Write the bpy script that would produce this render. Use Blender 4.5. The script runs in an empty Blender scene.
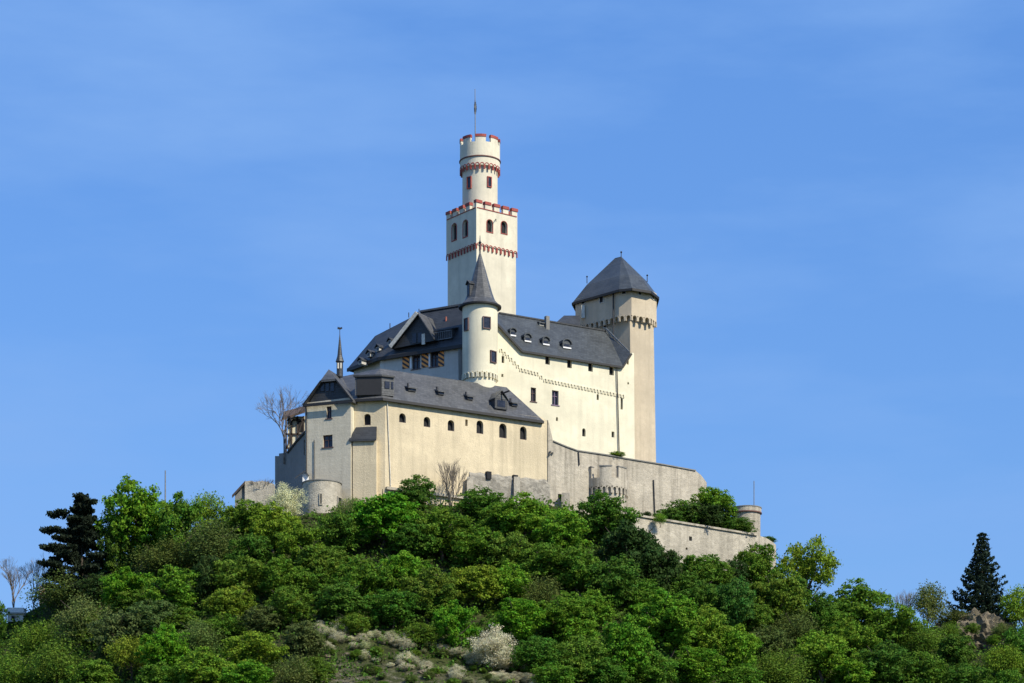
import bpy, bmesh, math, random
import numpy as np
from mathutils import Vector, Matrix
from mathutils.geometry import tessellate_polygon

R = math.radians
random.seed(7)
SC = bpy.context.scene
COL = SC.collection

# ------------------------------------------------------------------ camera
FPX, CX, HOR, CAMZ = 2800.0, 512.0, 1106.0, 2.0
cam_d = bpy.data.cameras.new("camera")
cam = bpy.data.objects.new("camera", cam_d)
COL.objects.link(cam)
cam.location = (0, 0, CAMZ)
cam.rotation_euler = (R(90), 0, 0)
cam_d.sensor_width = 36.0
cam_d.lens = FPX / 1024 * 36.0
cam_d.shift_y = (HOR - 341.5) / 1024
cam_d.clip_start = 1.0
cam_d.clip_end = 20000
SC.camera = cam
SC.render.resolution_x, SC.render.resolution_y = 1024, 683

# ------------------------------------------------------------------ world / sun / exposure
SUN_AZ, SUN_EL = 49.0, 42.0        # azimuth: degrees to the right of straight behind the camera
world = bpy.data.worlds.new("World")
SC.world = world
world.use_nodes = True
wn, wl = world.node_tree.nodes, world.node_tree.links
bg = wn["Background"]
bg.inputs[1].default_value = 0.14
sky = wn.new("ShaderNodeTexSky")
sky.sky_type = 'NISHITA'
sky.sun_disc = False
sky.sun_elevation = R(SUN_EL)
sky.sun_rotation = R(180 - SUN_AZ)
sky.altitude = 0
sky.air_density = 1.5
sky.dust_density = 0.0
sky.ozone_density = 8.0
# thin veils of cirrus in the sky itself
tc = wn.new("ShaderNodeTexCoord")
mp = wn.new("ShaderNodeMapping"); mp.inputs["Scale"].default_value = (6, 6, 24)
mp.inputs["Rotation"].default_value = (0, R(6), 0)
nz = wn.new("ShaderNodeTexNoise"); nz.inputs["Scale"].default_value = 1.0
nz.inputs["Detail"].default_value = 7; nz.inputs["Roughness"].default_value = 0.55
rp = wn.new("ShaderNodeValToRGB")
rp.color_ramp.elements[0].position = 0.40; rp.color_ramp.elements[0].color = (0, 0, 0, 1)
rp.color_ramp.elements[1].position = 0.70; rp.color_ramp.elements[1].color = (1, 1, 1, 1)
mu = wn.new("ShaderNodeMath"); mu.operation = 'MULTIPLY'; mu.inputs[1].default_value = 0.75
mx = wn.new("ShaderNodeMix"); mx.data_type = 'RGBA'
mx.inputs["B"].default_value = (1.45, 2.75, 5.4, 1)
hs = wn.new("ShaderNodeHueSaturation")
hs.inputs["Saturation"].default_value = 1.15
hs.inputs["Hue"].default_value = 0.514
wl.new(tc.outputs["Generated"], mp.inputs[0]); wl.new(mp.outputs[0], nz.inputs[0])
wl.new(nz.outputs[0], rp.inputs[0]); wl.new(rp.outputs[0], mu.inputs[0])
wl.new(sky.outputs[0], hs.inputs["Color"])
wl.new(mu.outputs[0], mx.inputs["Factor"])
# even thin high veil over the whole sky
mv = wn.new("ShaderNodeMix"); mv.data_type = 'RGBA'; mv.inputs["Factor"].default_value = 0.5
mv.inputs["B"].default_value = (0.78, 2.0, 4.9, 1)
wl.new(hs.outputs[0], mv.inputs["A"]); wl.new(mv.outputs["Result"], mx.inputs["A"])
wl.new(mx.outputs["Result"], bg.inputs[0])

sun_d = bpy.data.lights.new("sun", 'SUN')
sun_d.energy = 5.0
sun_d.angle = R(0.5)
sun_d.color = (1.0, 0.93, 0.77)
sun = bpy.data.objects.new("sun", sun_d)
COL.objects.link(sun)
sv = Vector((math.sin(R(SUN_AZ)) * math.cos(R(SUN_EL)), -math.cos(R(SUN_AZ)) * math.cos(R(SUN_EL)), math.sin(R(SUN_EL))))
sun.rotation_euler = sv.to_track_quat('Z', 'Y').to_euler()
sun.location = (150, -100, 300)

vs = SC.view_settings
vs.view_transform = 'Standard'
vs.look = 'None'
vs.gamma = 1.0
vs.exposure = 0.22
vs.use_curve_mapping = False

# ------------------------------------------------------------------ projection helpers
def P(px, py, Y):
    """point at depth Y seen at pixel (px, py)"""
    return Vector(((px - CX) * Y / FPX, Y, CAMZ + (HOR - py) * Y / FPX))

def X(px, Y): return (px - CX) * Y / FPX
def Z(py, Y): return CAMZ + (HOR - py) * Y / FPX

class Facade:
    def __init__(s, px0, Y0, px1, Y1):
        s.o = Vector((X(px0, Y0), Y0, 0)); b = Vector((X(px1, Y1), Y1, 0))
        s.u = (b - s.o).normalized(); s.n = Vector((s.u.y, -s.u.x, 0))
    def pt(s, px, py, out=0.0):
        d = Vector(((px - CX) / FPX, 1, (HOR - py) / FPX))
        t = (s.o + s.n * out).dot(s.n) / d.dot(s.n)
        return Vector((0, 0, CAMZ)) + d * t
    def sz(s, px, py, out=0.0):
        p = s.pt(px, py, out); return ((p - s.o).dot(s.u), p.z)
    def w(s, a, z, out=0.0):
        p = s.o + s.u * a + s.n * out; return Vector((p.x, p.y, z))

def ray_plane(px, py, a, b, c):
    n = (b - a).cross(c - a); d = Vector(((px - CX) / FPX, 1, (HOR - py) / FPX))
    o = Vector((0, 0, CAMZ)); return o + d * ((a - o).dot(n) / d.dot(n))

# ------------------------------------------------------------------ scene-graph helpers
ORG = {}
def tag(o, label=None, cat=None, group=None, kind=None):
    if label: o["label"] = label
    if cat: o["category"] = cat
    if group: o["group"] = group
    if kind: o["kind"] = kind
    return o

def empty(name, loc, label, cat, group=None):
    o = bpy.data.objects.new(name, None); COL.objects.link(o)
    o.location = loc; ORG[o.name] = Vector(loc); o.empty_display_size = 0.5
    return tag(o, label, cat, group)

class MB:
    def __init__(s): s.v = []; s.f = []
    def quad(s, *pts):
        i = len(s.v); s.v += [tuple(p) for p in pts]; s.f.append(tuple(range(i, i + len(pts)))); return s
    def box(s, c, u, n, w, d, h):
        """box centred c, horizontal axis u, depth axis n, width depth height"""
        c = Vector(c); u = Vector(u); n = Vector(n); z = u.cross(n)
        if abs(z.z) > 0.5 and z.z < 0: z = -z
        i = len(s.v)
        for a in (-.5, .5):
            for b in (-.5, .5):
                for e in (-.5, .5):
                    s.v.append(tuple(c + u * a * w + n * b * d + z * e * h))
        s.f += [tuple(i + k for k in q) for q in ((0,1,3,2),(4,6,7,5),(0,4,5,1),(2,3,7,6),(0,2,6,4),(1,5,7,3))]
        return s
    def bar(s, a, b, w, d=None, up=(0, 0, 1)):
        a = Vector(a); b = Vector(b); t = (b - a); L = t.length; t.normalize()
        up = Vector(up)
        if abs(t.dot(up)) > .98: up = Vector((0, 1, 0))
        n = t.cross(up).normalized(); m = n.cross(t)
        d = d or w; i = len(s.v)
        for p in (a, b):
            for x, y in ((-1,-1),(1,-1),(1,1),(-1,1)):
                s.v.append(tuple(p + n * x * w / 2 + m * y * d / 2))
        s.f += [tuple(i + k for k in q) for q in ((0,3,2,1),(4,5,6,7),(0,1,5,4),(1,2,6,5),(2,3,7,6),(3,0,4,7))]
        return s
    def tube(s, pts, rad, seg=6):
        pts = [Vector(p) for p in pts]; i0 = len(s.v)
        for k, p in enumerate(pts):
            t = (pts[min(k+1, len(pts)-1)] - pts[max(k-1, 0)]).normalized()
            up = Vector((1, 0, 0)) if abs(t.z) > .9 else Vector((0, 0, 1))
            n = t.cross(up).normalized(); m = n.cross(t)
            r = rad[k] if hasattr(rad, '__len__') else rad
            for a in range(seg):
                th = 2 * math.pi * a / seg
                s.v.append(tuple(p + n * math.cos(th) * r + m * math.sin(th) * r))
        for k in range(len(pts) - 1):
            for a in range(seg):
                b = (a + 1) % seg
                s.f.append((i0 + k*seg + a, i0 + k*seg + b, i0 + (k+1)*seg + b, i0 + (k+1)*seg + a))
        s.f.append(tuple(i0 + a for a in range(seg))); e = i0 + (len(pts) - 1) * seg
        s.f.append(tuple(e + a for a in reversed(range(seg))))
        return s
    def lathe(s, cx, cy, prof, seg=64, cap=True):
        i0 = len(s.v)
        for r, z in prof:
            for a in range(seg):
                th = 2 * math.pi * a / seg; s.v.append((cx + r * math.cos(th), cy + r * math.sin(th), z))
        for k in range(len(prof) - 1):
            for a in range(seg):
                b = (a + 1) % seg
                s.f.append((i0+k*seg+a, i0+k*seg+b, i0+(k+1)*seg+b, i0+(k+1)*seg+a))
        if cap:
            s.f.append(tuple(i0 + a for a in reversed(range(seg)))); e = i0 + (len(prof)-1)*seg
            s.f.append(tuple(e + a for a in range(seg)))
        return s
    def arc(s, cx, cy, r0, r1, a0, a1, z0, z1, n=5):
        i = len(s.v)
        for k in range(n + 1):
            th = a0 + (a1 - a0) * k / n; c, q = math.cos(th), math.sin(th)
            for r, z in ((r0, z0), (r1, z0), (r1, z1), (r0, z1)): s.v.append((cx + r*c, cy + r*q, z))
        for k in range(n):
            for j in range(4):
                l = (j + 1) % 4
                s.f.append((i+k*4+j, i+k*4+l, i+(k+1)*4+l, i+(k+1)*4+j))
        s.f.append((i, i+1, i+2, i+3)); e = i + n*4; s.f.append((e+3, e+2, e+1, e))
        return s
    def prism(s, plan, z0, z1):
        """plan: list of (x, y) or (x,y,z-top)"""
        i = len(s.v); n = len(plan)
        for p in plan: s.v.append((p[0], p[1], z0))
        for p in plan: s.v.append((p[0], p[1], p[2] if len(p) > 2 else z1))
        for a in range(n):
            b = (a + 1) % n; s.f.append((i+a, i+b, i+n+b, i+n+a))
        s.f.append(tuple(i + a for a in reversed(range(n)))); s.f.append(tuple(i + n + a for a in range(n)))
        return s
    def extrude(s, poly, vec):
        """3-D polygon extruded along vec"""
        i = len(s.v); n = len(poly); vec = Vector(vec)
        s.v += [tuple(Vector(p)) for p in poly] + [tuple(Vector(p) + vec) for p in poly]
        for a in range(n):
            b = (a + 1) % n; s.f.append((i+a, i+b, i+n+b, i+n+a))
        s.f.append(tuple(i + a for a in reversed(range(n)))); s.f.append(tuple(i + n + a for a in range(n)))
        return s
    def slab(s, faces, th=0.35):
        """roof faces (lists of points) given thickness downwards"""
        key = {}; V = []; F = []
        for f in faces:
            g = []
            for p in f:
                k = (round(p[0], 3), round(p[1], 3), round(p[2], 3))
                if k not in key: key[k] = len(V); V.append(Vector(p))
                g.append(key[k])
            F.append(g)
        n = len(V); i = len(s.v)
        s.v += [tuple(p) for p in V] + [(p.x, p.y, p.z - th) for p in V]
        cnt = {}
        for g in F:
            for a in range(len(g)):
                e = (g[a], g[(a+1) % len(g)]); cnt[frozenset(e)] = cnt.get(frozenset(e), []) + [e]
            s.f.append(tuple(i + q for q in g)); s.f.append(tuple(i + n + q for q in reversed(g)))
        for k, es in cnt.items():
            if len(es) == 1:
                a, b = es[0]; s.f.append((i+b, i+a, i+n+a, i+n+b))
        return s
    def build(s, name, mat, parent=None, recalc=True, smooth=False):
        org = ORG.get(parent.name, Vector()) if parent else Vector()
        me = bpy.data.meshes.new(name)
        me.from_pydata([(v[0]-org.x, v[1]-org.y, v[2]-org.z) for v in s.v], [], s.f)
        if recalc:
            bm = bmesh.new(); bm.from_mesh(me); bmesh.ops.recalc_face_normals(bm, faces=bm.faces); bm.to_mesh(me); bm.free()
        if smooth: me.polygons.foreach_set("use_smooth", [True] * len(me.polygons))
        me.materials.append(mat)
        o = bpy.data.objects.new(name, me); COL.objects.link(o)
        if parent: o.parent = parent
        ORG[o.name] = org
        return o

def arch_unit(mb, O, t, n, w, h, leg, depth):
    """one small round arch (inverted U), O = foot centre on the wall"""
    O = Vector(O); t = Vector(t); n = Vector(n); z = Vector((0, 0, 1))
    ro, ri = w / 2, w / 2 - leg
    top = h - ro
    out = [(-ro, 0)] + [(ro * math.cos(math.pi * (1 - k/6)), top + ro * math.sin(math.pi * k/6)) for k in range(7)] + [(ro, 0)]
    inn = [(-ri, 0)] + [(ri * math.cos(math.pi * (1 - k/6)), top + ri * math.sin(math.pi * k/6)) for k in range(7)] + [(ri, 0)]
    f = lambda p, d: O + t * p[0] + z * p[1] + n * d
    for k in range(len(out) - 1):
        mb.extrude([f(out[k], -.05), f(out[k+1], -.05), f(inn[k+1], -.05), f(inn[k], -.05)], n * (depth + .05))

# ------------------------------------------------------------------ materials
def new_mat(name):
    m = bpy.data.materials.new(name); m.use_nodes = True
    return m, m.node_tree.nodes, m.node_tree.links, m.node_tree.nodes["Principled BSDF"]

def mixc(n, l, fac, a, b, mode='MIX'):
    x = n.new("ShaderNodeMix"); x.data_type = 'RGBA'; x.blend_type = mode
    for s, v in (("Factor", fac), ("A", a), ("B", b)):
        if hasattr(v, 'is_linked') or hasattr(v, 'links'): l.new(v, x.inputs[s])
        elif isinstance(v, (int, float)): x.inputs[s].default_value = v
        else: x.inputs[s].default_value = (*v, 1)
    return x.outputs["Result"]

def noise(n, l, scale, vec=None, detail=5, rough=.55, lo=.35, hi=.65):
    t = n.new("ShaderNodeTexNoise"); t.inputs["Scale"].default_value = scale
    t.inputs["Detail"].default_value = detail; t.inputs["Roughness"].default_value = rough
    if vec is not None: l.new(vec, t.inputs["Vector"])
    m = n.new("ShaderNodeMapRange"); m.inputs[1].default_value = lo; m.inputs[2].default_value = hi
    l.new(t.outputs[0], m.inputs[0]); return m.outputs[0]

def mapping(n, l, scale, rot=(0, 0, 0), out="Position"):
    if out == "Position": g = n.new("ShaderNodeNewGeometry").outputs["Position"]
    else: g = n.new("ShaderNodeTexCoord").outputs[out]
    m = n.new("ShaderNodeMapping"); m.inputs["Scale"].default_value = scale; m.inputs["Rotation"].default_value = rot
    l.new(g, m.inputs[0]); return m.outputs[0]

def wall_mat(name, base, dark=None, light=None, blocks=0.0, streak=.25, rubble=0.0, bump=.25, block_h=.45):
    m, n, l, p = new_mat(name)
    dark = dark or tuple(c * .72 for c in base); light = light or tuple(min(.85, c * 1.10) for c in base)
    c = mixc(n, l, noise(n, l, .35, mapping(n, l, (1, 1, 1))), base, light)
    f = noise(n, l, 1.4, mapping(n, l, (1, 1, .8)), 8, .65, .45, .8)
    mm = n.new("ShaderNodeMath"); mm.operation = 'MULTIPLY'; mm.inputs[1].default_value = .55; l.new(f, mm.inputs[0])
    c = mixc(n, l, mm.outputs[0], c, dark)
    bt_ = noise(n, l, .13, mapping(n, l, (1, 1, 1.4)), 6, .62, .42, .66)
    mb_ = n.new("ShaderNodeMath"); mb_.operation = 'MULTIPLY'; mb_.inputs[1].default_value = .9; l.new(bt_, mb_.inputs[0])
    c = mixc(n, l, mb_.outputs[0], c, tuple(q * .84 for q in base))
    st = noise(n, l, 1.0, mapping(n, l, (.95, .95, .05)), 5, .65, .47, .66)
    ms = n.new("ShaderNodeMath"); ms.operation = 'MULTIPLY'; ms.inputs[1].default_value = streak; l.new(st, ms.inputs[0])
    c = mixc(n, l, ms.outputs[0], c, tuple(q * .55 for q in base))
    h = noise(n, l, 5, mapping(n, l, (1, 1, 1)), 6, .7)
    if blocks or rubble:
        if blocks:
            sx = n.new("ShaderNodeSeparateXYZ"); l.new(n.new("ShaderNodeNewGeometry").outputs["Position"], sx.inputs[0])
            ad = n.new("ShaderNodeMath"); ad.operation = 'ADD'; l.new(sx.outputs[0], ad.inputs[0]); l.new(sx.outputs[1], ad.inputs[1])
            cb = n.new("ShaderNodeCombineXYZ"); l.new(ad.outputs[0], cb.inputs[0]); l.new(sx.outputs[2], cb.inputs[1])
            b = n.new("ShaderNodeTexBrick"); b.inputs["Scale"].default_value = 1.0
            b.inputs["Brick Width"].default_value = block_h * 2.3; b.inputs["Row Height"].default_value = block_h
            b.inputs["Mortar Size"].default_value = .03; b.inputs["Mortar Smooth"].default_value = .5
            b.inputs["Color1"].default_value = (1, 1, 1, 1); b.inputs["Color2"].default_value = (.82, .80, .76, 1)
            b.inputs["Mortar"].default_value = (.6, .57, .53, 1); l.new(cb.outputs[0], b.inputs["Vector"])
            c = mixc(n, l, blocks, c, b.outputs[0], 'MULTIPLY')
        if rubble:
            v = n.new("ShaderNodeTexVoronoi"); v.inputs["Scale"].default_value = 1.9
            l.new(mapping(n, l, (1, 1, 1.5)), v.inputs["Vector"])
            bw = n.new("ShaderNodeSeparateColor"); l.new(v.outputs["Color"], bw.inputs[0])
            mr = n.new("ShaderNodeMapRange"); mr.inputs[3].default_value = .55; mr.inputs[4].default_value = 1.25; l.new(bw.outputs[0], mr.inputs[0])
            cc = n.new("ShaderNodeCombineColor")
            for k in range(3): l.new(mr.outputs[0], cc.inputs[k])
            c = mixc(n, l, rubble, c, cc.outputs[0], 'MULTIPLY')
    l.new(c, p.inputs["Base Color"]); p.inputs["Roughness"].default_value = .9
    p.inputs["Specular IOR Level"].default_value = .2
    bp = n.new("ShaderNodeBump"); bp.inputs["Strength"].default_value = bump; bp.inputs["Distance"].default_value = .12
    l.new(h, bp.inputs["Height"]); l.new(bp.outputs[0], p.inputs["Normal"])
    return m

def slate_mat(name, base, rough=.45):
    m, n, l, p = new_mat(name)
    sx = n.new("ShaderNodeSeparateXYZ"); l.new(n.new("ShaderNodeNewGeometry").outputs["Position"], sx.inputs[0])
    ad = n.new("ShaderNodeMath"); ad.operation = 'ADD'; l.new(sx.outputs[0], ad.inputs[0]); l.new(sx.outputs[1], ad.inputs[1])
    cb = n.new("ShaderNodeCombineXYZ"); l.new(ad.outputs[0], cb.inputs[0]); l.new(sx.outputs[2], cb.inputs[1])
    b = n.new("ShaderNodeTexBrick"); b.inputs["Scale"].default_value = 1
    b.inputs["Brick Width"].default_value = .7; b.inputs["Row Height"].default_value = .34; b.inputs["Mortar Size"].default_value = .03
    b.inputs["Color1"].default_value = (*[c * .66 for c in base], 1); b.inputs["Color2"].default_value = (*[c * 1.45 for c in base], 1)
    b.inputs["Mortar"].default_value = (*[c * .45 for c in base], 1); l.new(cb.outputs[0], b.inputs["Vector"])
    c = mixc(n, l, noise(n, l, .5, mapping(n, l, (1, 1, 1)), 6, .6), tuple(q * .60 for q in base), tuple(q * 1.35 for q in base))
    c = mixc(n, l, .55, c, b.outputs[0])
    lich = noise(n, l, 2.2, mapping(n, l, (1, 1, 1)), 6, .6, .58, .75)
    ml = n.new("ShaderNodeMath"); ml.operation = 'MULTIPLY'; ml.inputs[1].default_value = .35; l.new(lich, ml.inputs[0])
    c = mixc(n, l, ml.outputs[0], c, (base[0] * 1.7, base[1] * 1.6, base[2] * 1.35))
    l.new(c, p.inputs["Base Color"]); p.inputs["Roughness"].default_value = rough
    bp = n.new("ShaderNodeBump"); bp.inputs["Strength"].default_value = .5; bp.inputs["Distance"].default_value = .06
    l.new(b.outputs["Fac"], bp.inputs["Height"]); bp.invert = True; l.new(bp.outputs[0], p.inputs["Normal"])
    return m

def plain(name, col, rough=.7, var=.2, metal=0):
    m, n, l, p = new_mat(name)
    c = mixc(n, l, noise(n, l, 3, mapping(n, l, (1, 1, 1))), tuple(q * (1 - var) for q in col), tuple(min(.9, q * (1 + var)) for q in col))
    l.new(c, p.inputs["Base Color"]); p.inputs["Roughness"].default_value = rough; p.inputs["Metallic"].default_value = metal
    return m

def stripe_mat(name, a, b):
    m, n, l, p = new_mat(name)
    w = n.new("ShaderNodeTexWave"); w.wave_type = 'BANDS'; w.bands_direction = 'Z'; w.inputs["Scale"].default_value = .45
    sx = n.new("ShaderNodeSeparateXYZ"); l.new(n.new("ShaderNodeNewGeometry").outputs["Position"], sx.inputs[0])
    ad = n.new("ShaderNodeMath"); ad.operation = 'MULTIPLY_ADD'; ad.inputs[1].default_value = .75
    l.new(sx.outputs[0], ad.inputs[0]); l.new(sx.outputs[2], ad.inputs[2])
    cb = n.new("ShaderNodeCombineXYZ"); l.new(ad.outputs[0], cb.inputs[2]); l.new(cb.outputs[0], w.inputs["Vector"])
    r = n.new("ShaderNodeValToRGB"); r.color_ramp.interpolation = 'CONSTANT'
    r.color_ramp.elements[0].color = (*a, 1); r.color_ramp.elements[1].color = (*b, 1); r.color_ramp.elements[1].position = .5
    l.new(w.outputs["Fac"], r.inputs[0]); l.new(r.outputs[0], p.inputs["Base Color"]); p.inputs["Roughness"].default_value = .6
    return m

def leaf_mat(name):
    """foliage: tint per tree from the object's colour, shade per leaf from its island"""
    m, n, l, p = new_mat(name)
    oi = n.new("ShaderNodeObjectInfo"); g = n.new("ShaderNodeNewGeometry")
    hsv = n.new("ShaderNodeHueSaturation")
    def mr(src, a, b):
        q = n.new("ShaderNodeMapRange"); q.inputs[3].default_value = a; q.inputs[4].default_value = b; l.new(src, q.inputs[0]); return q.outputs[0]
    l.new(mr(g.outputs["Random Per Island"], .62, 1.42), hsv.inputs["Value"])
    nz = noise(n, l, 1.1, mapping(n, l, (1, 1, 1)), 3, .5)
    l.new(mr(nz, .478, .522), hsv.inputs["Hue"])
    l.new(oi.outputs["Color"], hsv.inputs["Color"])
    p.inputs["Roughness"].default_value = .7; p.inputs["Specular IOR Level"].default_value = .10
    l.new(hsv.outputs[0], p.inputs["Base Color"])
    tr = n.new("ShaderNodeBsdfTranslucent"); l.new(hsv.outputs[0], tr.inputs[0])
    mxs = n.new("ShaderNodeMixShader"); mxs.inputs[0].default_value = .36
    l.new(p.outputs[0], mxs.inputs[1]); l.new(tr.outputs[0], mxs.inputs[2])
    l.new(mxs.outputs[0], n["Material Output"].inputs[0])
    return m

M = dict(
    cream=wall_mat("cream_plaster", (.72, .665, .50), streak=.22, bump=.15, dark=(.60, .55, .41)),
    keep=wall_mat("keep_plaster", (.66, .605, .47), streak=.25, bump=.15),
    tan=wall_mat("tan_plaster", (.65, .545, .37), streak=.40, bump=.3, dark=(.47, .39, .27)),
    grey=wall_mat("weathered_block_wall", (.58, .525, .41), blocks=.25, streak=.35, bump=.2),
    shade=wall_mat("grey_rough_plaster", (.56, .53, .465), blocks=.12, streak=.3, bump=.3),
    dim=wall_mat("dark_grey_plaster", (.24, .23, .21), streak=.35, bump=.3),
    tower=wall_mat("tower_tan_plaster", (.53, .445, .325), streak=.25, bump=.2),
    terrace=wall_mat("terrace_masonry", (.50, .445, .355), blocks=.12, rubble=.30, streak=1.0, bump=.45, dark=(.34, .31, .26)),
    rubble=wall_mat("rubble_masonry", (.36, .33, .275), rubble=.75, streak=.3, bump=.6, dark=(.24, .22, .18)),
    old=wall_mat("old_masonry", (.50, .45, .36), rubble=.35, streak=.6, bump=.45, dark=(.26, .23, .18)),
    slate=slate_mat("grey_slate", (.078, .078, .078)),
    slate2=slate_mat("blue_grey_slate", (.050, .056, .060)),
    dark_slate=slate_mat("dark_slate", (.031, .033, .036), .55),
    eave=plain("dark_fascia", (.013, .012, .012), .6),
    red=plain("red_painted_trim", (.30, .055, .04), .7),
    brown=plain("brown_painted_trim", (.16, .075, .06), .7),
    wood=plain("dark_timber", (.05, .035, .028), .8),
    pale_wood=plain("pale_painted_timber", (.62, .57, .47), .7),
    iron=plain("dark_iron", (.03, .03, .033), .5, metal=.4),
    pole=plain("grey_pole", (.16, .17, .18), .5),
    void=plain("unlit_interior", (.012, .012, .014), .9),
    glass=plain("window_glass", (.025, .026, .035), .12, .4),
    frame=plain("window_frame_brown", (.10, .055, .05), .6),
    lilac=plain("window_frame_lilac", (.20, .13, .20), .5),
    white=plain("white_paint", (.78, .77, .74), .6, .06),
    shutter=stripe_mat("striped_shutter", (.80, .30, .06), (.028, .02, .02)),
    rust=plain("red_roof_tile", (.30, .09, .06), .7),
    bark=plain("bark", (.075, .058, .043), .9, .35),
    bark_grey=plain("grey_bark", (.16, .135, .11), .9, .3),
    leaf=leaf_mat("foliage"),
)

# ------------------------------------------------------------------ terrain
_cp = [(-200, 632), (0, 632), (50, 606), (100, 574), (150, 546), (200, 530), (250, 516), (300, 516), (345, 508), (400, 504),
       (560, 506), (600, 520), (640, 545), (700, 572), (775, 592), (850, 618), (920, 628), (1024, 630), (1300, 680)]
_yc = [(-200, 402), (0, 400), (235, 400), (302, 394), (352, 397), (450, 404), (550, 408), (640, 406), (700, 411), (775, 420), (1024, 420), (1300, 420)]
_yx = np.array([(p - CX) * 410 / FPX for p, _ in _yc]); _yv = np.array([v for _, v in _yc], float)
_cx = np.array([(p - CX) * 410 / FPX for p, _ in _cp]); _cr = np.array([v for _, v in _cp], float)
def vnoise(x, y, s, seed=0):
    x = np.asarray(x) / s; y = np.asarray(y) / s
    xi = np.floor(x).astype(int); yi = np.floor(y).astype(int); fx = x - xi; fy = y - yi
    fx = fx*fx*(3-2*fx); fy = fy*fy*(3-2*fy)
    def h(a, b):
        q = np.sin(a * 127.1 + b * 311.7 + seed * 74.7) * 43758.5453; return q - np.floor(q)
    return (h(xi,yi)*(1-fx)+h(xi+1,yi)*fx)*(1-fy) + (h(xi,yi+1)*(1-fx)+h(xi+1,yi+1)*fx)*fy
def terr(x, y):
    x = np.asarray(x, float); y = np.asarray(y, float)
    yc = np.interp(x, _yx, _yv); row = np.interp(x, _cx, _cr)
    zc = CAMZ + (HOR - row) * yc / FPX
    d = yc - y
    front = zc - .64 * np.maximum(d, 0) + np.where(d > 0, 0, np.minimum(-d, 400) * -.04)
    front = np.where(d > 0, front + .9 * np.exp(-((d - 0) / 3.0) ** 2) * 0, front)
    z = front + (vnoise(x, y, 9, 1) - .5) * 1.6 * np.clip(d / 6, 0, 1) + (vnoise(x, y, 2.6, 2) - .5) * .5 * np.clip(d / 6, 0, 1)
    lim = np.abs(x) > 140
    z = np.where(lim, z - (np.abs(x) - 140) * .22, z)
    return np.maximum(z, 0.0)

def grid_axis(parts):
    out = []
    for a, b, s in parts: out += list(np.arange(a, b, s))
    out.append(parts[-1][1]); return np.array(out)
gx = grid_axis([(-6000, -500, 500), (-500, -110, 30), (-110, 110, 1.1), (110, 500, 30), (500, 6000, 500)])
gy = grid_axis([(-400, 230, 45), (230, 330, 10), (330, 432, 1.1), (432, 900, 36), (900, 9000, 900)])
GX, GY = np.meshgrid(gx, gy); GZ = terr(GX, GY)
mb = MB(); mb.v = [tuple(q) for q in np.stack([GX.ravel(), GY.ravel(), GZ.ravel()], 1)]
nx = len(gx)
mb.f = [(j*nx+i, j*nx+i+1, (j+1)*nx+i+1, (j+1)*nx+i) for j in range(len(gy)-1) for i in range(nx-1)]
def ground_mat():
    m, n, l, p = new_mat("hillside_ground")
    g = n.new("ShaderNodeNewGeometry"); sx = n.new("ShaderNodeSeparateXYZ"); l.new(g.outputs["Position"], sx.inputs[0])
    c = mixc(n, l, noise(n, l, .5, mapping(n, l, (1, 1, 1)), 7, .6), (.035, .042, .016), (.075, .095, .028))
    c = mixc(n, l, noise(n, l, 1.7, mapping(n, l, (1, 1, 1)), 7, .6, .55, .7), c, (.10, .08, .055))
    # scree and dry grass on the open patch low on the slope, in place coordinates
    wob = noise(n, l, .22, mapping(n, l, (1, 1, 1)), 4, .6, 0, 1)
    def band(src, lo, hi, soft):
        a = n.new("ShaderNodeMapRange"); a.inputs[1].default_value = lo; a.inputs[2].default_value = lo + soft; l.new(src, a.inputs[0])
        b = n.new("ShaderNodeMapRange"); b.inputs[1].default_value = hi; b.inputs[2].default_value = hi - soft; l.new(src, b.inputs[0])
        q = n.new("ShaderNodeMath"); q.operation = 'MULTIPLY'; l.new(a.outputs[0], q.inputs[0]); l.new(b.outputs[0], q.inputs[1]); return q.outputs[0]
    mk = n.new("ShaderNodeMath"); mk.operation = 'MULTIPLY'; l.new(band(sx.outputs[0], -31, 6, 7), mk.inputs[0]); l.new(band(sx.outputs[1], 320, 357, 9), mk.inputs[1])
    m2 = n.new("ShaderNodeMath"); m2.operation = 'MULTIPLY_ADD'; m2.inputs[1].default_value = 1.6; m2.use_clamp = True
    l.new(mk.outputs[0], m2.inputs[0])
    ng = n.new("ShaderNodeMath"); ng.operation = 'MULTIPLY_ADD'; ng.inputs[1].default_value = .9; ng.inputs[2].default_value = -.75; l.new(wob, ng.inputs[0])
    l.new(ng.outputs[0], m2.inputs[2])
    sc = mixc(n, l, noise(n, l, 1.6, mapping(n, l, (1, 1, 2.2)), 9, .72, .42, .6), (.085, .085, .042), (.25, .225, .17))
    sc = mixc(n, l, noise(n, l, .8, mapping(n, l, (1, 1, 2)), 6, .6, .45, .62), sc, (.06, .072, .026))
    c = mixc(n, l, m2.outputs[0], c, sc)
    l.new(c, p.inputs["Base Color"]); p.inputs["Roughness"].default_value = .95; p.inputs["Specular IOR Level"].default_value = .1
    bp = n.new("ShaderNodeBump"); bp.inputs["Strength"].default_value = .8; bp.inputs["Distance"].default_value = .4
    l.new(noise(n, l, 1.6, mapping(n, l, (1, 1, 1)), 9, .72), bp.inputs["Height"]); l.new(bp.outputs[0], p.inputs["Normal"])
    return m
M["ground"] = ground_mat()
tag(mb.build("hill", M["ground"], recalc=False, smooth=True), kind="structure")

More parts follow.
